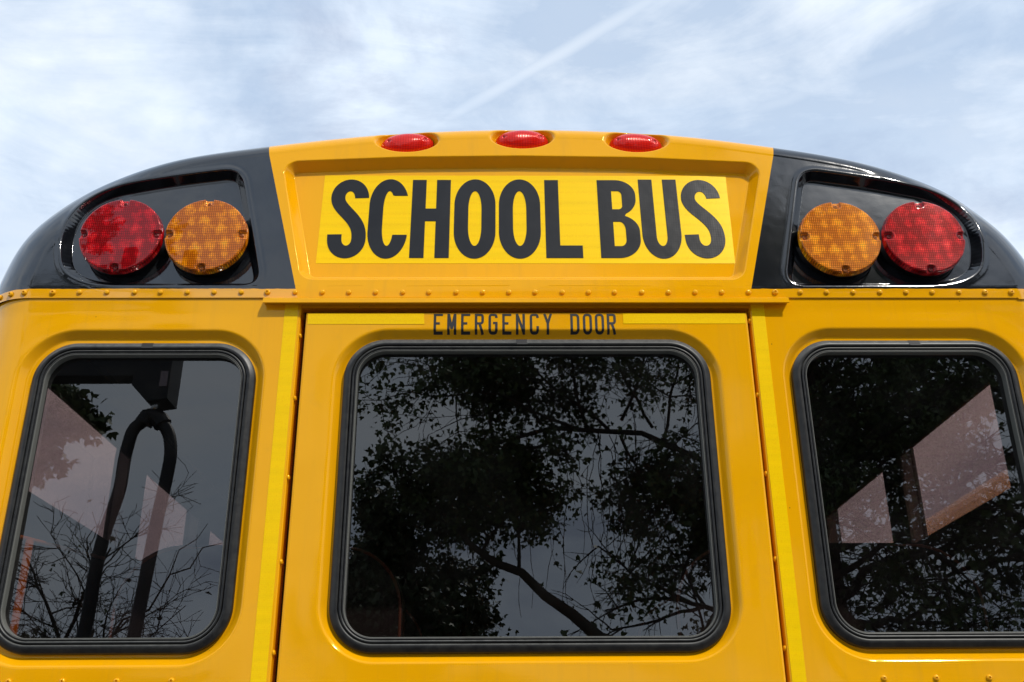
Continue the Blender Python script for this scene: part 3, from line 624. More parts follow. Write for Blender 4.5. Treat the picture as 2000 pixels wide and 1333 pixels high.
def gS(w_):
    a = SW/2; t_ = HS/2
    P = [(w_-a, H*0.755), (w_-a, H*0.80)]
    P += arc(w_/2, H-t_-w_*0.40, w_/2-a, w_*0.40, 0, 180, 26)[0:]
    P += bez((a, H-t_-w_*0.40), (a, H*0.60), (w_-a-0.004, H*0.52), (w_-a, t_+w_*0.40+0.012), 26)[1:]
    P += arc(w_/2, t_+w_*0.40, w_/2-a, w_*0.40, 0, -180, 26)
    P += [(a, H*0.25), (a, H*0.295)]
    Q = [P[0]]
    for p in P[1:]:
        if math.hypot(p[0]-Q[-1][0], p[1]-Q[-1][1]) > 0.002: Q.append(p)
    Q = np.array(Q)
    for _ in range(6): Q[1:-1] = Q[1:-1]*0.5+(Q[:-2]+Q[2:])*0.25
    d = np.gradient(Q, axis=0); d /= np.linalg.norm(d, axis=1)[:, None]
    wd = HS+(SW-HS)*np.abs(d[:, 1])**1.2
    return [(stroke(Q, wd), [])]
def gO(w_):
    return [(ring_round(w_, H, w_/2, H*0.33), [off(ring_round(w_-2*SW, H-2*HS, w_/2-SW, H*0.235), SW, HS)])]
def gC(w_):
    o1 = ring_round(w_, H, w_/2, H*0.33); i1 = off(ring_round(w_-2*SW, H-2*HS, w_/2-SW, H*0.235), SW, HS)
    # open on the right between 30% and 78% of the height
    za_, zb_ = H*0.290, H*0.785
    oo = [p for p in o1 if not (p[0] > w_/2 and za_ < p[1] < zb_)]; ii = [p for p in i1 if not (p[0] > w_/2 and za_ < p[1] < zb_)]
    def order(P):   # from the upper opening anticlockwise to the lower opening
        up_ = [p for p in P if p[1] >= zb_ or p[0] <= w_/2]; k0 = next(i for i, p in enumerate(P) if p[1] >= zb_ and p[0] > w_/2)
        return P[k0:]+P[:k0]
    oo = order(oo); ii = order(ii)
    return [([(0.968*w_, zb_)]+oo+[(w_-0.001, za_), (w_-SW, za_)]+ii[::-1]+[(w_-SW, zb_)], [])]
def gH(w_): return [([(0, 0), (SW, 0), (SW, H*0.46), (w_-SW, H*0.46), (w_-SW, 0), (w_, 0), (w_, H), (w_-SW, H), (w_-SW, H*0.622), (SW, H*0.622), (SW, H), (0, H)], [])]
def gL(w_): return [([(0, 0), (w_, 0), (w_, HS*1.0), (SW, HS*1.0), (SW, H), (0, H)], [])]
def gB(w_):
    wu = w_*0.955; m_ = H*0.535
    P = [(0, 0)]+[(w_*0.45, 0)]+arc(w_*0.45, H*0.23, w_*0.55, H*0.23, -90, 0, 14)+arc(w_*0.45, H*0.33, w_*0.55, H*0.215, 0, 68, 12)+arc(wu*0.47, m_+H*0.215, wu*0.53, H*0.215, -62, 0, 12)+arc(wu*0.47, H-H*0.20, wu*0.53, H*0.20, 0, 90, 14)+[(0, H)]
    h1 = [(SW, HS*0.95)]+[(SW+0.012, HS*0.95)]+arc(w_-SW-0.014, HS*0.95+0.020, 0.014, 0.020, -90, 0, 8)+arc(w_-SW-0.014, H*0.455-0.026, 0.014, 0.026, 0, 90, 8)+[(SW, H*0.455)]
    h2 = [(SW, H*0.615)]+arc(wu-SW-0.010, H*0.615+0.012, 0.010, 0.012, -90, 0, 8)+arc(wu-SW-0.010, H-HS*0.95-0.014, 0.010, 0.014, 0, 90, 8)+[(SW, H-HS*0.95)]
    return [(P, [h1, h2])]
def gU(w_):
    o1 = [(0, H)]+[(0, H*0.30)]+arc(w_/2, H*0.30, w_/2, H*0.30, 180, 360, 36)+[(w_, H), (w_-SW, H)]
    o1 += arc(w_/2, HS+H*0.12, w_/2-SW, H*0.12, 0, -180, 26)+[(SW, H)]
    return [(o1, [])]
def glyph_mesh(V, F, shapes, fx, y_of):
    for P, holes in shapes:
        loops = [[Vector((p[0], p[1], 0)) for p in P]]+[[Vector((p[0], p[1], 0)) for p in h] for h in holes]
        tris = tessellate_polygon(loops); pts = [p for l_ in loops for p in l_]; k = len(V)
        for p in pts:
            x, z = fx(p.x, p.y); V.append((x, y_of(x, z)-0.0009, z))
        n = len(pts)
        for p in pts:
            x, z = fx(p.x, p.y); V.append((x, y_of(x, z)-0.0002, z))
        for t_ in tris:
            a, b2, c2 = t_
            n_ = (pts[b2]-pts[a]).cross(pts[c2]-pts[a]).z
            F.append((k+a, k+b2, k+c2) if n_ > 0 else (k+a, k+c2, k+b2))
        q = k
        for l_ in loops:
            m_ = len(l_)
            for i in range(m_): F.append((q+i, q+n+i, q+n+(i+1) % m_, q+(i+1) % m_))
            q += m_
FLOOR = 0.030
def sign_y(x, z): return float(cap_plane(np.array([z]))[0])+FLOOR-0.0006
# sign sheet
dz0, dz1 = 2.7692, 3.0400; V = []
for z in (dz0, dz1):
    for x in ((-0.5058, 0.5188) if z == dz0 else (-0.5060, 0.5252)): V.append((x, sign_y(x, z), z))
V2 = [(x, y+0.0006, z) for x, y, z in V]; V = V+V2
sign = pyd('sign_decal', V, [(0, 1, 3, 2), (4, 6, 7, 5), (0, 4, 5, 1), (1, 5, 7, 3), (3, 7, 6, 2), (2, 6, 4, 0)], M['tape'], bus)
sign['label'] = 'yellow reflective sheet reading SCHOOL BUS'
zb = 2.7850
LT = ((gS, -0.4845, -0.3885), (gC, -0.3858, -0.2873), (gH, -0.2795, -0.1825), (gO, -0.1718, -0.0682), (gO, -0.0596, 0.0446), (gL, 0.0566, 0.1472),
                    (gB, 0.1912, 0.2920), (gU, 0.2972, 0.3945), (gS, 0.4025, 0.5030))
def sign_word(lts, lab):
  V, F = [], []
  for gfn, xa, xb in lts:
    w_ = xb-xa; rnd = gfn in (gS, gC, gO, gU); 
    ov = 0.002 if rnd else 0.0
    glyph_mesh(V, F, gfn(w_), lambda x, z, xa=xa, ov=ov: (xa+x, zb-ov/1.0+z*(1+(2*ov)/H if ov else 1)), sign_y)
  o_ = pyd('lettering', V, F, M['letter'], sign); o_['label'] = lab
sign_word(LT[:6], 'large black word SCHOOL'); sign_word(LT[6:], 'large black word BUS')

# EMERGENCY DOOR: single-stroke condensed capitals following the pressed door skin
EH, EW, ES = 0.0500, 0.0212, 0.0058
def rc(pts_, r_=0.006):
    """polyline with rounded corners"""
    P = [np.array(p, float) for p in pts_]; Q = [P[0]]
    for i in range(1, len(P)-1):
        a, b_, c_ = P[i-1], P[i], P[i+1]; u_ = (a-b_)/np.linalg.norm(a-b_); v_ = (c_-b_)/np.linalg.norm(c_-b_)
        s0_, s1_ = b_+u_*r_, b_+v_*r_
        for t_ in np.linspace(0, 1, 7): Q.append((1-t_)**2*s0_+2*t_*(1-t_)*b_+t_*t_*s1_)
    Q.append(P[-1]); return [tuple(q) for q in Q]
h = ES/2; L_, R_, B_, T_ = h, EW-h, h, EH-h; MZ = EH*0.5
GE = {'E': [[(L_, 0), (L_, EH)], [(L_, T_), (EW, T_)], [(L_, MZ), (EW*0.68, MZ)], [(L_, B_), (EW, B_)]],
      'M': [[(L_, 0), (L_, EH)], [(R_, 0), (R_, EH)], [(L_+0.0005, EH-0.001), (EW/2, EH*0.22)], [(R_-0.0005, EH-0.001), (EW/2, EH*0.22)]],
      'R': [[(L_, 0), (L_, EH)], rc([(L_, T_), (R_, T_), (R_, MZ), (L_, MZ)]), [(EW*0.52, MZ), (R_, 0)]],
      'G': [rc([(R_, EH*0.78), (R_, T_), (L_, T_), (L_, B_), (R_, B_), (R_, EH*0.52)]), [(EW*0.5, EH*0.52), (EW, EH*0.52)]],
      'N': [[(L_, 0), (L_, EH)], [(R_, 0), (R_, EH)], [(L_, EH-0.002), (R_, 0.002)]],
      'C': [rc([(R_, EH*0.78), (R_, T_), (L_, T_), (L_, B_), (R_, B_), (R_, EH*0.36)])],
      'Y': [[(L_, EH), (EW/2, EH*0.5)], [(R_, EH), (EW/2, EH*0.5)], [(EW/2, EH*0.54), (EW/2, 0)]],
      'D': [[(L_, 0), (L_, EH)], rc([(L_, T_), (R_, T_), (R_, B_), (L_, B_)], 0.008)],
      'O': [rc([(EW/2, T_), (L_, T_), (L_, B_), (R_, B_), (R_, T_), (EW/2, T_)], 0.008)]}
GE['E'] = [GE['E'][0]]+[[p for p in s] for s in GE['E'][1:]]
ex = [-0.2122, -0.1805, -0.1482, -0.1162, -0.0842, -0.0520, -0.0202, 0.0122, 0.0438, None, 0.1072, 0.1365, 0.1648, 0.1928]
def word(letters, lab):
  V, F = [], []
  for ch, x_ in letters:
    for li, ln in enumerate(GE[ch]):
        C = []
        for a, b_ in zip(ln[:-1], ln[1:]):
            L__ = math.hypot(b_[0]-a[0], b_[1]-a[1]); m_ = max(1, int(L__/0.0018))
            C += [(a[0]+(b_[0]-a[0])*k/m_, a[1]+(b_[1]-a[1])*k/m_) for k in range(m_)]
        C.append(ln[-1]); C = np.array(C); d = np.gradient(C, axis=0); d /= np.linalg.norm(d, axis=1)[:, None]; nr = np.stack([-d[:, 1], d[:, 0]], -1)
        k0 = len(V)
        for p, q in zip(C, nr):
            for s_ in (-1, 0, 1):
                x, z = x_+p[0]+q[0]*s_*h, 2.5655+p[1]+q[1]*s_*h
                z = min(z, 2.6158)
                V.append((x, float(door_y(np.array([x]), np.array([z]))[0])-0.0005-0.00006*li, z))
        for i in range(len(C)-1):
            for j in (0, 1): a = k0+i*3+j; F.append((a, a+3, a+4, a+1))
  o_ = pyd('lettering', V, F, M['letter2'], door); o_['label'] = lab
lt = list(zip('EMERGENCY DOOR', ex)); word(lt[:9], 'black word EMERGENCY'); word(lt[10:], 'black word DOOR')

# ------------------------------------------------------------------ lamps
def warning_lamp(x, z, lens_m, screw_m, lab):
    r_ = bpy.data.objects.new('warning_lamp', None); COL.objects.link(r_); r_.parent = bus; r_.location = (x, 0, z); r_['label'] = lab
    Rl = 0.0985; yf = -0.0115
    # lens: polar height field with four screw notches
    nr_, na = 60, 160; rad = np.concatenate([np.linspace(0.0005, Rl-0.004, nr_), Rl-0.004+0.004*np.sin(np.linspace(0.15, math.pi/2, 7))]); k = len(rad)
    A, Rd = np.meshgrid(np.linspace(0, 2*math.pi, na, endpoint=False), rad)
    XX, ZZ = Rd*np.cos(A), Rd*np.sin(A)
    YY = np.where(Rd > Rl-0.004, 0.004-np.sqrt(np.clip(0.004**2-(Rd-(Rl-0.004))**2, 0, 1)), 0)-0.0035*(1-(Rd/Rl)**2)
    HO = [(0.0, 0.0862), (-0.0862, 0.0), (0.0862, 0.0), (0.0, -0.0892)]
    for hx, hz_ in HO:
        ln_ = math.hypot(hx, hz_); ux, uz = hx/ln_, hz_/ln_
        al = (XX-hx)*ux+(ZZ-hz_)*uz; pe = -(XX-hx)*uz+(ZZ-hz_)*ux
        d = np.hypot(np.minimum(al, 0), pe)-0.0098; YY = YY+0.008*smooth01(-d/0.0028)-0.0010*np.exp(-((d-0.0012)/0.0012)**2)
    rows = [np.stack([XX, YY+yf, ZZ], -1)]
    for y2 in (0.014, 0.0155): rows.append(np.stack([XX[-1:]*(1.0 if y2 < 0.015 else 1.012), np.full((1, na), yf+y2), ZZ[-1:]*(1.0 if y2 < 0.015 else 1.012)], -1))
    rows.append(np.stack([XX[-1:]*1.012, np.full((1, na), yf+0.019), ZZ[-1:]*1.012], -1))
    V_ = np.concatenate(rows); lens = meshnp('lens', V_, gridfaces(V_.shape[0], na, True)[:, ::-1], lens_m, r_)
    v_, f_ = lathe_y([(0.0001, yf+0.019), (Rl*1.0, yf+0.019), (Rl*0.985, yf+0.021), (Rl*0.975, yf+0.085), (0.0001, yf+0.085)], 96)
    hs = pyd('lamp_housing', v_, f_, M['black'], r_, True)
    for hx, hz_ in HO:
        s_ = put('screw', SCR[screw_m.name], (hx, yf+0.0078, hz_), (0, 0, 0), r_)
    return r_
SCR = {}
for mk in ('red_screw', 'amber_screw'):
    me = rivet_mesh(0.0056, 0.003, True).copy(); me.materials.clear(); me.materials.append(M[mk]); SCR[M[mk].name] = me
warning_lamp(-0.9722, 2.8235, M['red_lens'], M['red_screw'], 'round red warning lamp, outer one on the left')
warning_lamp(-0.7672, 2.8235, M['amber_lens'], M['amber_screw'], 'round amber warning lamp left of the sign')
warning_lamp(0.7705, 2.8185, M['amber_lens'], M['amber_screw'], 'round amber warning lamp right of the sign')
warning_lamp(0.9765, 2.8205, M['red_lens'], M['red_screw'], 'round red warning lamp, outer one on the right')
def marker(x, z, tilt, lab):
    r_ = bpy.data.objects.new('marker_lamp', None); COL.objects.link(r_); r_.parent = bus; r_['label'] = lab
    r_.location = (x, marker_floor(z)+0.002, z+0.002); r_.rotation_euler = (R(-6), tilt, 0)
    nr_, na = 22, 72; V_ = []
    for i in range(nr_):
        q = math.pi/2*i/(nr_-1)
        for j in range(na):
            a = 2*math.pi*j/na; V_.append((0.0700*math.cos(a)*math.cos(q)**0.7 if i < nr_-1 else 0, -0.029*math.sin(q), 0.0335*math.sin(a)*math.cos(q)**0.7 if i < nr_-1 else 0))
    base = [(0.0715*math.cos(2*math.pi*j/na), 0.006, 0.0352*math.sin(2*math.pi*j/na)) for j in range(na)]+[(0.0712*math.cos(2*math.pi*j/na), -0.001, 0.0349*math.sin(2*math.pi*j/na)) for j in range(na)]
    V_ = base+V_
    # screw wells
    V_ = np.array(V_)
    for sx_ in (-1, 1):
        d = np.hypot(V_[:, 0]-sx_*0.0475, V_[:, 2]-0.003)
        V_[:, 1] += np.where(V_[:, 1] < -0.002, 0.004*smooth01((0.0065-d)/0.003), 0)
    meshnp('lens', V_, gridfaces(nr_+2, na, True), M['marker_lens'], r_)
    for sx_ in (-1, 1): put('screw', SCR[M['red_screw'].name], (sx_*0.0475, -0.0170, 0.003), (R(0), 0, R(18*sx_)), r_)
for (x, z), ti, lab in zip(MARK, (R(-3.5), 0, R(3.5)), ('red oval marker lamp on the roof edge, leftmost', 'red oval marker lamp at the top centre of the roof edge', 'red oval marker lamp on the roof edge, rightmost')):
    marker(x, z, ti, lab)

# ------------------------------------------------------------------ sides, interior, underbody
def sidewall(sg_, xo):
    b_ = MB(); xi = xo-sg_*0.060; a0, a1 = sorted((xi, xo)); T0, T1_ = 0.145, 8.2
    ys = [(0.265+0.805*k, 0.930+0.805*k) for k in range(9)]
    def prism(ya, yb_, yc_, yd_, za, zb_, zc_, zd_):      # inner face (ya..yb, za..zb), outer face (yc..yd, zc..zd)
        v_ = [(xi, ya, za), (xi, yb_, za), (xi, yb_, zb_), (xi, ya, zb_), (xo, yc_, zc_), (xo, yd_, zc_), (xo, yd_, zd_), (xo, yc_, zd_)]
        b_.add(v_, [(0, 1, 2, 3), (4, 7, 6, 5), (0, 4, 5, 1), (1, 5, 6, 2), (2, 6, 7, 3), (3, 7, 4, 0)])
    # (faces other than the outer skin are trimmed dark)
    prism(T0, T1_, T0, T1_, 0.62, 2.265, 0.62, 2.250); prism(T0, T1_, T0, T1_, 2.55, 2.675, 2.603, 2.675)
    prev = None
    for ya, yb_ in ys:
        if prev is None: prism(T0, ya-0.0, T0, ya-0.045, 2.265, 2.55, 2.250, 2.603)
        else: prism(prev, ya, prev+0.055, ya-0.045, 2.265, 2.55, 2.250, 2.603)
        prev = yb_
    prism(prev, T1_, prev+0.055, T1_, 2.265, 2.55, 2.250, 2.603)
    o_ = b_.build('side_wall', M['yellow'], bus); o_['label'] = 'side wall on the %s' % ('left' if sg_ < 0 else 'right'); o_.data.materials.append(M['inner'])
    for i_, p_ in enumerate(o_.data.polygons): p_.material_index = 0 if i_ % 6 == 1 else 1
    fix_normals(o_)
    lin = MB(); c0, c1 = sorted((xi-sg_*0.001, xi-sg_*0.010))
    lin.box((c0, 0.10, 0.95), (c1, 8.1, 2.268)); lin.box((c0, 0.10, 2.547), (c1, 8.1, 2.70)); prev = 0.10
    for ya, yb_ in ys: lin.box((c0, prev, 2.268), (c1, ya+0.004, 2.547)); prev = yb_-0.004
    lin.box((c0, prev, 2.268), (c1, 8.1, 2.547))
    lin.build('wall_lining', M['inner'], o_)
    for ya, yb_ in ys:
        g = MB(); gx = xo-sg_*0.008; ya2, yb2 = ya-0.040, yb_+0.050; g.box((gx-0.002, ya2, 2.252), (gx+0.002, yb2, 2.600)); p = g.build('side_window', M['side_glass'], bus); fix_normals(p)
        fr_ = MB(); f0, f1 = sorted((xo-sg_*0.004, xo+sg_*0.004))
        for q in ((ya2, 2.246, yb2, 2.254), (ya2, 2.598, yb2, 2.606), (ya2-0.004, 2.2541, ya2+0.004, 2.5979), (yb2-0.004, 2.2541, yb2+0.004, 2.5979)): fr_.box((f0, q[0], q[1]), (f1, q[2], q[3]))
        fr_.build('window_frame', M['blackmetal'], p)
    return o_
sidewall(-1, -1.280); sidewall(1, 1.275)
b_ = MB(); b_.box((-1.20, 0.09, 0.90), (1.19, 8.15, 0.95)); b_.build('floor_panel', M['inner'], bus)
# domed headliner
V = []; xs_ = np.linspace(-1.20, 1.19, 25)
for y in (0.20, 8.1):
    for x in xs_: V.append((x, y, 2.66+0.26*math.sqrt(max(0, 1-(abs(x)/1.22)**2.6))))
F = [(i, i+1, 25+i+1, 25+i) for i in range(24)]; pyd('headliner', V, F, M['inner'], bus)
# inside of the rear bulkhead above and between the windows
b_ = MB(); b_.box((-1.20, 0.105, 2.565), (1.19, 0.115, 2.93)); b_.box((-0.605, 0.085, 0.95), (-0.545, 0.095, 2.56)); b_.box((0.555, 0.085, 0.95), (0.603, 0.095, 2.56))
b_.box((-1.20, 0.105, 0.95), (-0.61, 0.115, 1.84)); b_.box((0.61, 0.105, 0.95), (1.19, 0.115, 1.84)); b_.build('rear_lining', M['inner'], bus)
b_ = MB(); b_.box((-1.25, 8.2, 0.62), (1.24, 8.25, 3.05)); b_.build('front_bulkhead', M['yellow'], bus)
b_ = MB(); b_.box((-1.22, 0.02, 0.62), (1.21, 0.09, 1.06)); b_.build('lower_panel', M['yellow'], bus)
b_ = MB(); b_.box((-1.22, -0.22, 0.42), (1.21, -0.02, 0.66), 0.03); b_.build('rear_bumper', M['black'], bus)
for sx_ in (-1, 1):
    for yy in (2.6, 7.2):
        v_, f_ = lathe_y([(0.25, -0.13), (0.44, -0.13), (0.49, -0.09), (0.49, 0.09), (0.44, 0.13), (0.25, 0.13), (0.22, 0.03), (0.0001, 0.03)], 40)
        v_ = [(y, x, z) for x, y, z in v_]; put('wheel', None, (0, 0, 0)) if False else None
        o_ = pyd('wheel', v_, f_, M['tyre'], bus, True); o_.location = (sx_*1.05, yy, 0.49)
b_ = MB(); b_.box((-0.5, 0.1, 0.5), (0.5, 8.1, 0.62)); b_.box((-1.0, 2.55, 0.44), (1.0, 2.65, 0.54)); b_.box((-1.0, 7.15, 0.44), (1.0, 7.25, 0.54)); b_.build('chassis', M['blackmetal'], bus)
def seat(x0, x1, y, ztop):
    r_ = bpy.data.objects.new('passenger_seat', None); COL.objects.link(r_); r_.parent = bus; r_.location = (0, 0, 0)
    lp = [(px, pz) for px, pz in rrect_loop(x0, x1, 1.35, ztop, 0.16, 10, 2)]; n = len(lp)
    V_ = [(p[0], y, p[1]) for p in lp]+[(p[0], y+0.09, p[1]) for p in lp]
    F_ = [tuple(range(n)), tuple(range(n, 2*n))[::-1]]+[(k, n+k, n+(k+1) % n, (k+1) % n) for k in range(n)]
    b1 = pyd('seat_back', V_, F_, M['seat'], r_); fix_normals(b1)
    pp = MB(); tp = [(p[0], y+0.002, p[1]) for p in rrect_loop(x0+0.006, x1-0.006, 1.35, ztop-0.006, 0.155, 10, 4) if p[1] > 1.75]
    k0 = max(range(len(tp)), key=lambda i: tp[i][0]*10-tp[i][2]) if tp else 0; tp = tp[k0:]+tp[:k0]; pp.tube(tp, 0.0045, 6); pp.build('pale_edge_tube', M['pale_edge'], b1, True)  # paler tube added along the top so the dark seat back's edge shows
    c = MB(); c.box((x0, y+0.095, 1.30), (x1, y+0.55, 1.42), 0.03); c.build('seat_cushion', M['seat'], r_)
    return r_
for k in range(9):
    y = 0.42+0.80*k
    seat(0.38, 1.16, y, 2.165); seat(-1.02, -0.30, y, 2.165)
b_ = MB(); b_.tube([(-1.128, 0.15, 0.95), (-1.128, 0.15, 2.12)], 0.009, 16); b_.build('grab_pole', M['orange'], bus, True)
b_ = MB(); b_.tube([(-1.16, 0.16, 2.130), (-1.165, 0.70, 2.19)], 0.005, 8); b_.build('grab_rail', M['orange'], bus, True)

# ------------------------------------------------------------------ second bus parked alongside, glimpsed through the right rear window
nb = bpy.data.objects.new('parked_school_bus', None); COL.objects.link(nb); nb.location = (3.20, 1.6, 0)
nb['label'] = 'second yellow school bus parked close alongside, glimpsed through the right rear window'; nb['category'] = 'school bus'
prf = [(-1.22, 0.62), (-1.24, 1.6), (-1.24, 2.55)]+[(-1.24*math.cos(a)**0.6 if a < 1.57 else 0.0, 2.55+0.46*math.sin(a)) for a in np.linspace(0.08, math.pi/2, 14)]
prf = prf+[(-x, z) for x, z in prf[::-1][1:]]
k = len(prf); V = [(x, 0.0, z) for x, z in prf]+[(x, 9.0, z) for x, z in prf]
o = pyd('body', V, [(i, i+1, k+i+1, k+i) for i in range(k-1)]+[(k-1, 0, k, 2*k-1), tuple(range(k))[::-1], tuple(range(k, 2*k))], M['yellow'], nb); fix_normals(o)
for sx_ in (-1, 1):
    for q in range(10):
        b_ = MB(); x_ = sx_*1.243; b_.box((x_-0.004, 0.5+0.8*q, 1.90), (x_+0.004, 1.12+0.8*q, 2.46), 0.003); b_.build('side_window', M['letter2'], nb)
    for yy in (2.2, 7.6):
        v_, f_ = lathe_y([(0.0001, -0.10), (0.25, -0.13), (0.44, -0.13), (0.49, -0.09), (0.49, 0.09), (0.44, 0.13), (0.25, 0.13), (0.0001, 0.10)], 40)
        o = pyd('wheel', [(y, x, z) for x, y, z in v_], f_, M['tyre'], nb, True); o.location = (sx_*1.02, yy, 0.49)

# ------------------------------------------------------------------ ground
b_ = MB(); b_.add([(-400, -400, 0), (400, -400, 0), (400, 400, 0), (-400, 400, 0)], [(0, 1, 2, 3)])
gr = b_.build('ground', M['asphalt']); gr['kind'] = 'structure'

# ------------------------------------------------------------------ hoop frame standing behind the photographer
hf = bpy.data.objects.new('hoop_frame', None); COL.objects.link(hf); hf.location = (-2.3, -4.0, 0)
hf['label'] = 'black hooped tube frame under an overhead box, reflected in the left rear window'; hf['category'] = 'frame'
def under(o_, par): o_.parent = par; o_.matrix_parent_inverse = Matrix.Translation(-Vector(par.location)); return o_
b_ = MB(); b_.tube([tuple(p) for p in catmull([(-2.812, -4.0, 0.0), (-2.492, -4.0, 2.442), (-2.482, -4.0, 2.785), (-2.462, -4.0, 3.032), (-2.411, -4.0, 3.305), (-2.409, -4.0, 3.486), (-2.401, -4.0, 3.587), (-2.378, -4.0, 3.695), (-2.296, -4.0, 3.764), (-2.271, -4.0, 3.771), (-2.2, -4.0, 3.722), (-2.155, -4.0, 3.654), (-2.127, -4.0, 3.535), (-2.131, -4.0, 3.386), (-2.154, -4.0, 3.127), (-2.168, -4.0, 2.906), (-2.198, -4.0, 2.44), (-2.298, -4.0, 0.0)], 5)], 0.040, 14); under(b_.build('hoop_tube', M['blackmetal'], None, True), hf)
b_ = MB(); prf = [(-2.396, 3.955), (-2.300, 3.855), (-2.285, 3.850), (-2.165, 3.868), (-2.150, 4.62), (-2.396, 4.62)]
b_.add([(x, -4.11, z) for x, z in prf]+[(x, -3.90, z) for x, z in prf], [(0, 1, 2, 3, 4, 5), (11, 10, 9, 8, 7, 6)]+[(k, 6+k, 6+(k+1) % 6, (k+1) % 6) for k in range(6)])
b_.tube([(-2.325, -4.0, 3.73), (-2.30, -4.0, 3.775), (-2.265, -4.0, 3.785), (-2.225, -4.0, 3.755), (-2.20, -4.0, 3.72)], 0.058, 12); bx_ = under(b_.build('control_box', M['blackmetal']), hf); fix_normals(bx_)
b_ = MB(); b_.tube([(-2.265, -3.97, 3.78), (-2.25, -3.97, 3.90)], 0.020, 12); under(b_.build('threaded_rod', M['steel'], None, True), hf)
b_ = MB(); b_.box((-3.40, -4.08, 4.03), (-2.3965, -3.93, 4.26)); b_.box((-3.55, -4.10, 0), (-3.401, -3.93, 4.30)); under(b_.build('support_beam', M['blackmetal']), hf)
b_ = MB(); b_.box((-2.222, -3.899, 3.945), (-2.175, -3.895, 4.045)); stk = under(b_.build('sticker', M['sticker']), hf)

# ------------------------------------------------------------------ trees behind the photographer (seen mirrored in glass, lenses and paint)
class Tree:
    def __init__(s, seed): s.rnd = random.Random(seed); s.np = np.random.RandomState(seed); s.mb = MB(); s.L = []; s.cf = 1.7; s.ct = -0.06
    def limb(s, P, r0_, r1_, n=8):
        P = [Vector(p) for p in P]; k = len(P)
        s.mb.tube(P, [r0_+(r1_-r0_)*i/(k-1) for i in range(k)], n)
    def grow(s, p, d, ln, r_, lev, leafy=1.0, droop=0.0, spread=0.9):
        """a wandering branch that forks into twigs and ends in leaves"""
        rnd = s.rnd; seg = max(3, int(ln/0.14)); P = [p.copy()]; q = p.copy(); dd = d.normalized()
        st = ln/seg
        for i in range(seg):
            dd = (dd+Vector((rnd.gauss(0, .16), rnd.gauss(0, .16), rnd.gauss(0, .13)-droop*0.12))).normalized(); q = q+dd*st; P.append(q.copy())
        s.limb(P, r_, max(r_*0.4, 0.0022), 8 if r_ > 0.03 else 5 if r_ > 0.01 else 4)
        if lev > 0:
            n = rnd.randint(3, 5)+(2 if lev > 1 else 1)
            for k in range(n):
                i = rnd.randint(max(1, seg//4), seg); t_ = P[i]; ax = (P[i]-P[i-1]).normalized()
                side = Vector((rnd.gauss(0, 1), rnd.gauss(0, 1), rnd.gauss(0, .7)-droop)).normalized()
                s.grow(t_, (ax*0.75+side*spread).normalized(), ln*rnd.uniform(.38, .68), max(r_*0.45, 0.0025), lev-1, leafy, droop, spread)
        if lev <= 1 and leafy > 0:
            for i in range(1, seg+1):
                for _ in range(2 if lev == 0 else 1):
                    if rnd.random() < leafy*(1.25 if mnoise.noise(P[i]*s.cf) > s.ct else 0.32): s.L.append((P[i], rnd.random()))
    def build(s, name, loc, leaf_m, size, lab, spread=0.06, per=2):
        root = bpy.data.objects.new(name, None); COL.objects.link(root); root.location = loc; root['label'] = lab; root['category'] = 'tree'
        tr = s.mb.build('trunk', M['bark'], None, True); under(tr, root)
        if s.L:
            C = np.repeat(np.array([tuple(p) for p, _ in s.L]), per, 0); n = len(C); C = C+s.np.normal(0, spread, (n, 3))
            # lobed leaf: 8 corner outline
            shp = np.array([(0, 0), (0.34, 0.10), (0.52, 0.42), (0.24, 0.46), (0.0, 1.0), (-0.24, 0.46), (-0.52, 0.42), (-0.34, 0.10)])
            a = s.np.normal(0, 1, (n, 3)); a[:, 2] -= 0.6; a /= np.linalg.norm(a, axis=1)[:, None]
            b2 = np.cross(a, s.np.normal(0, 1, (n, 3))); b2 /= np.linalg.norm(b2, axis=1)[:, None]
            sz = size*s.np.uniform(.55, 1.25, n)
            V_ = C[:, None, :]+(shp[None, :, 0:1]*b2[:, None, :]+shp[None, :, 1:2]*a[:, None, :])*sz[:, None, None]
            cr_ = np.cross(a, b2); V_[:, (1, 2, 6, 7), :] += cr_[:, None, :]*sz[:, None, None]*0.12
            F_ = np.arange(n*8).reshape(n, 8); fo = meshnp('crown', V_, F_, leaf_m, None, False); under(fo, root)
        return root
# 1: the big tree whose boughs hang over the photographer's right shoulder
T1 = Tree(11)
T1.limb([(3.6, -9.0, 0), (3.5, -8.8, 1.6), (3.2, -8.4, 3.2), (2.9, -8.0, 5.0), (2.6, -7.8, 7.0), (2.5, -7.6, 8.4)], 0.26, 0.08, 14)
T1.limb([(3.45, -8.7, 1.9), (2.2, -7.4, 2.25), (1.35, -6.5, 2.42), (0.95, -6.2, 2.60), (0.74, -6.1, 2.66), (0.52, -6.05, 2.84), (0.3, -6.0, 2.98), (0.12, -6.0, 3.16), (-0.10, -6.0, 3.24), (-0.28, -6.0, 3.38), (-0.42, -6.05, 3.56)], 0.070, 0.020, 10)
T1.limb([(3.1, -8.3, 3.8), (2.2, -7.2, 4.3), (1.2, -6.4, 4.45), (0.4, -6.1, 4.4), (-0.2, -6.0, 4.2)], 0.034, 0.014, 10)
V3 = Vector
rn = random.Random(5)
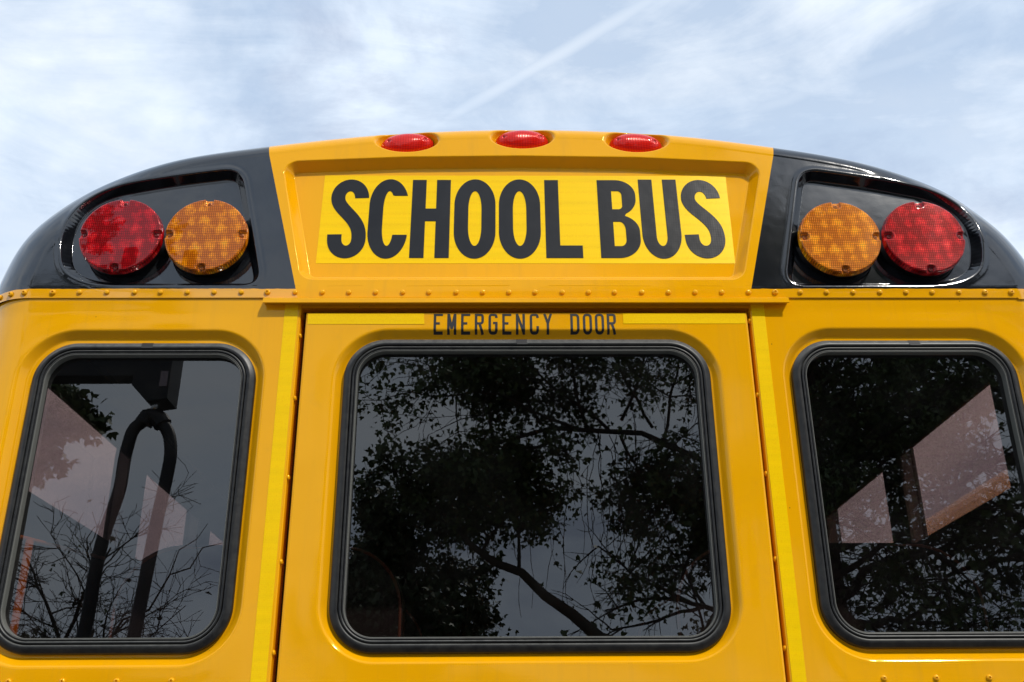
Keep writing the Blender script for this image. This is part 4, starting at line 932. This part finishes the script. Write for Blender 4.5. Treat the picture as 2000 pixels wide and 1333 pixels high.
bough = [((0.9, -6.3, 4.45), (-.5, .2, .5)), ((0.6, -6.1, 4.4), (-.7, .1, .1)), ((0.5, -6.1, 4.35), (-.4, .3, -.6)), ((1.4, -6.5, 4.4), (.2, .5, .6)), ((1.8, -7.0, 4.4), (.3, .4, -.5)),
         ((-0.1, -6.0, 4.25), (-.2, 0, .75)), ((1.5, -6.6, 3.2), (.2, .2, .6)), ((1.7, -6.7, 3.6), (-.1, .2, .6)), ((1.5, -6.5, 4.4), (.4, .1, -.7)), ((1.3, -6.4, 4.5), (-.3, .1, .8)), ((1.7, -6.8, 2.6), (-.1, .1, .9)), ((1.0, -6.3, 4.4), (.2, 0, -.8)), ((1.9, -7.0, 4.4), (-.2, .1, -.9)), ((0.1, -6.0, 3.15), (-.1, .2, .8)), ((-0.35, -6.1, 3.5), (.2, 0, .5)), ((-0.40, -6.05, 3.55), (-.5, 0, .3)), ((-0.2, -6.0, 3.3), (.3, .1, .7)), ((1.2, -6.4, 4.45), (.5, .2, -.5)),
         ((0.7, -6.2, 4.45), (.0, .3, .7)), ((2.2, -7.2, 4.3), (.6, .5, .3)), ((1.0, -6.2, 4.5), (.3, .1, .9)), ((0.3, -6.0, 4.4), (-.4, .0, .8))]
for p, d in bough: T1.grow(V3(p), V3(d), rn.uniform(0.6, 0.8) if p[2] < 3.7 or d[2] < -0.5 or p[0] < 0 else rn.uniform(1.0, 1.5), 0.016, 3, 0.36, 0.15)
for p, d in (((2.9, -8.0, 5.0), (.8, .3, .2)), ((2.7, -7.9, 6.0), (-.6, .6, .3)), ((2.6, -7.8, 6.8), (.5, .7, .2)), ((2.5, -7.6, 7.8), (-.3, .4, .9)), ((2.8, -8, 5.4), (-.2, .9, .3)), ((2.55, -7.7, 7.2), (-.9, .1, .3)),
             ((2.9, -8.0, 5.2), (.5, .8, -.2)), ((3.1, -8.3, 4.0), (.9, .4, .2)), ((3.2, -8.4, 3.4), (.5, .9, 0)), ((2.7, -7.9, 6.3), (.9, 0, .3)), ((2.5, -7.6, 8.2), (.3, .3, 1))):
    T1.grow(V3(p), V3(d), rn.uniform(1.3, 1.7), 0.04, 3, 0.5, 0.1)
# hanging vines
for k in range(44):
    x = rn.uniform(-0.3, 1.7); y = -6.0-rn.uniform(0, .6); z = rn.uniform(3.9, 4.6); ln = rn.uniform(0.5, 1.7)
    P = [V3((x, y, z))]
    for i in range(12): P.append(P[-1]+V3((rn.gauss(0, .018), rn.gauss(0, .018), -ln/12)))
    T1.limb(P, 0.004, 0.002, 4)
    for p in P[2::3]:
        if rn.random() < .35: T1.L.append((p, .5))
T1.build('tree', (3.6, -9.0, 0), M['leaf'], 0.052, 'tall leafy tree with a low bough and hanging vines, mirrored in the door window', 0.05, 3)
# 2: dense tree, further back, centre left
def blob_tree(seed, base, z0_, z1_, rad, nb, ln, leafm, size, name, lab, leafy=0.8, per=2, lev=3, off_=(0, 0), tr_=0.16, low=0.0, lowf=1.0, taper=0.45):
    T = Tree(seed); rn_ = random.Random(seed*7)
    x, y = base; T.limb([(x, y, 0), (x+off_[0]*.3, y+off_[1]*.3, z0_), (x+off_[0]*.7, y+off_[1]*.7, (z0_+z1_)/2), (x+off_[0], y+off_[1], z1_*0.93)], tr_, tr_*0.25, 12)
    for k in range(nb):
        f_ = (k+.5)/nb; zc_ = z0_*0.9+(z1_*0.90-z0_*0.9)*f_; a = k*2.399+rn_.uniform(-.3, .3)
        px, py = x+off_[0]*f_, y+off_[1]*f_
        T.grow(V3((px, py, zc_)), V3((math.cos(a), math.sin(a), 0.15+0.5*f_)), ln*(1-taper*f_)*rn_.uniform(.8, 1.1), tr_*0.28, lev, leafy*(1.0 if zc_ > low else lowf), 0.1)
    return T.build(name, (x, y, 0), leafm, size, lab, 0.09, per)
blob_tree(21, (-1.30, -11.0), 1.0, 5.0, 1.5, 17, 1.55, M['leaf2'], 0.075, 'tree', 'dense dark rounded tree, mirrored low in the left half of the door window', 0.9, 3)
# 3: big trees on the right filling the right rear window
blob_tree(31, (3.9, -10.0), 1.8, 12.3, 2.2, 32, 2.2, M['leaf'], 0.10, 'tree', 'tallest dark tree, mirrored in the inner half of the right rear window', 0.9, 2, 3, tr_=0.2, low=7.0, lowf=0.11, taper=0.15)
blob_tree(32, (7.2, -11.3), 1.8, 12.0, 2.4, 28, 2.6, M['leaf2'], 0.11, 'tree', 'dark tree at the far right, mirrored in the outer half of the right rear window', 0.8, 2, 3, tr_=0.2, low=7.0, lowf=0.22, taper=0.35)
# 4: left: a leafy spray high up and a half bare tree lower down
T4 = Tree(41)
T4.limb([(-6.2, -8.2, 0), (-6.0, -8.0, 2.4), (-5.4, -7.4, 4.2), (-4.6, -6.6, 4.7), (-4.0, -6.1, 4.6)], 0.13, 0.02, 10)
for p, d in (((-4.3, -6.3, 4.65), (.8, .2, .25)), ((-4.1, -6.2, 4.6), (.9, .1, -.15)), ((-4.0, -6.1, 4.6), (.7, 0, .05)), ((-4.4, -6.4, 4.5), (.5, .3, -.5))): T4.grow(V3(p), V3(d), 0.36, 0.012, 2, 0.9, 0.1)
for p, d in (((-4.5, -6.5, 4.35), (.4, .2, -.9)), ((-4.9, -6.9, 4.0), (.8, .2, -.4))): T4.grow(V3(p), V3(d), 0.26, 0.008, 2, 0.8, 0.1)
T4.limb([(-6.0, -8.0, 2.4), (-5.9, -8.0, 5.0), (-5.6, -8.0, 7.6)], 0.09, 0.03, 10)
for p, d in (((-5.7, -8.0, 7.1), (.8, .1, .3)), ((-5.7, -8.0, 7.3), (.8, .2, .5)), ((-5.6, -8.0, 7.6), (.7, 0, .4)), ((-5.6, -8.0, 7.6), (0, .2, .9)), ((-5.9, -8.0, 7.0), (-.7, .2, .4)), ((-5.8, -8.0, 7.4), (.3, .8, .1)), ((-5.7, -8.0, 7.3), (.9, -.3, .1))): T4.grow(V3(p), V3(d), 1.0, 0.02, 3, 0.7, 0.1)
T4.build('tree', (-6.2, -8.2, 0), M['leaf'], 0.09, 'slender tree with a leafy spray, mirrored top left in the left rear window', 0.04, 2)
T5 = Tree(51)
T5.limb([(-4.2, -7.6, 0), (-4.1, -7.5, 1.4), (-3.9, -7.3, 2.3), (-3.7, -7.2, 2.9)], 0.12, 0.05, 10)
for p, d, l_ in (((-3.9, -7.3, 2.2), (.8, .1, .75), 1.5), ((-3.8, -7.25, 2.5), (.9, 0, .35), 1.7), ((-3.7, -7.2, 2.8), (.5, .1, .8), 1.5), ((-4.0, -7.4, 1.9), (1, 0, .3), 1.6), ((-3.7, -7.2, 2.9), (-.3, .1, .9), 1.1),
                 ((-3.9, -7.3, 2.3), (-.7, .1, .6), 1.2), ((-4.0, -7.4, 2.0), (.6, .5, .5), 1.4), ((-4.05, -7.45, 1.7), (.9, .2, .25), 1.5)): T5.grow(V3(p)+V3((-.25, 0, -.1)), V3(d), l_*0.8, 0.020, 3, 0.006, 0.0, 0.8)
for p, d, l_ in (((-4.3, -7.4, 2.0), (.9, 0, .45), 1.2), ((-4.4, -7.4, 1.8), (.8, .1, .6), 1.2), ((-4.5, -7.4, 2.2), (.6, .1, .3), 1.1), ((-4.2, -7.4, 2.4), (.7, 0, .2), 1.2), ((-4.6, -7.5, 2.6), (.8, 0, .1), 1.0), ((-4.1, -7.4, 1.6), (.7, 0, .5), 1.1)): T5.grow(V3(p), V3(d), l_, 0.018, 3, 0.02, 0.0, 0.8)
T5.limb([(-3.9, -7.3, 2.3), (-3.6, -7.2, 2.62), (-3.42, -7.2, 2.98), (-3.2, -7.2, 3.06), (-3.02, -7.1, 3.36), (-2.84, -7.1, 3.42), (-2.72, -7.0, 3.58), (-2.55, -7.0, 3.62)], 0.014, 0.004, 6); T5.limb([(-3.02, -7.1, 3.36), (-2.93, -7.0, 3.56), (-2.78, -7.0, 3.66), (-2.70, -7.0, 3.80)], 0.006, 0.003, 5)
T5.build('tree', (-4.2, -7.6, 0), M['leaf2'], 0.06, 'half bare tree of thin tangled twigs, mirrored low in the left rear window', 0.03, 1)
blob_tree(61, (-4.9, -9.5), 0.6, 2.6, 1.2, 10, 1.1, M['leaf2'], 0.09, 'tree', 'low bushy tree behind the half bare one, mirrored at the left window foot', 0.8, 2, 3)
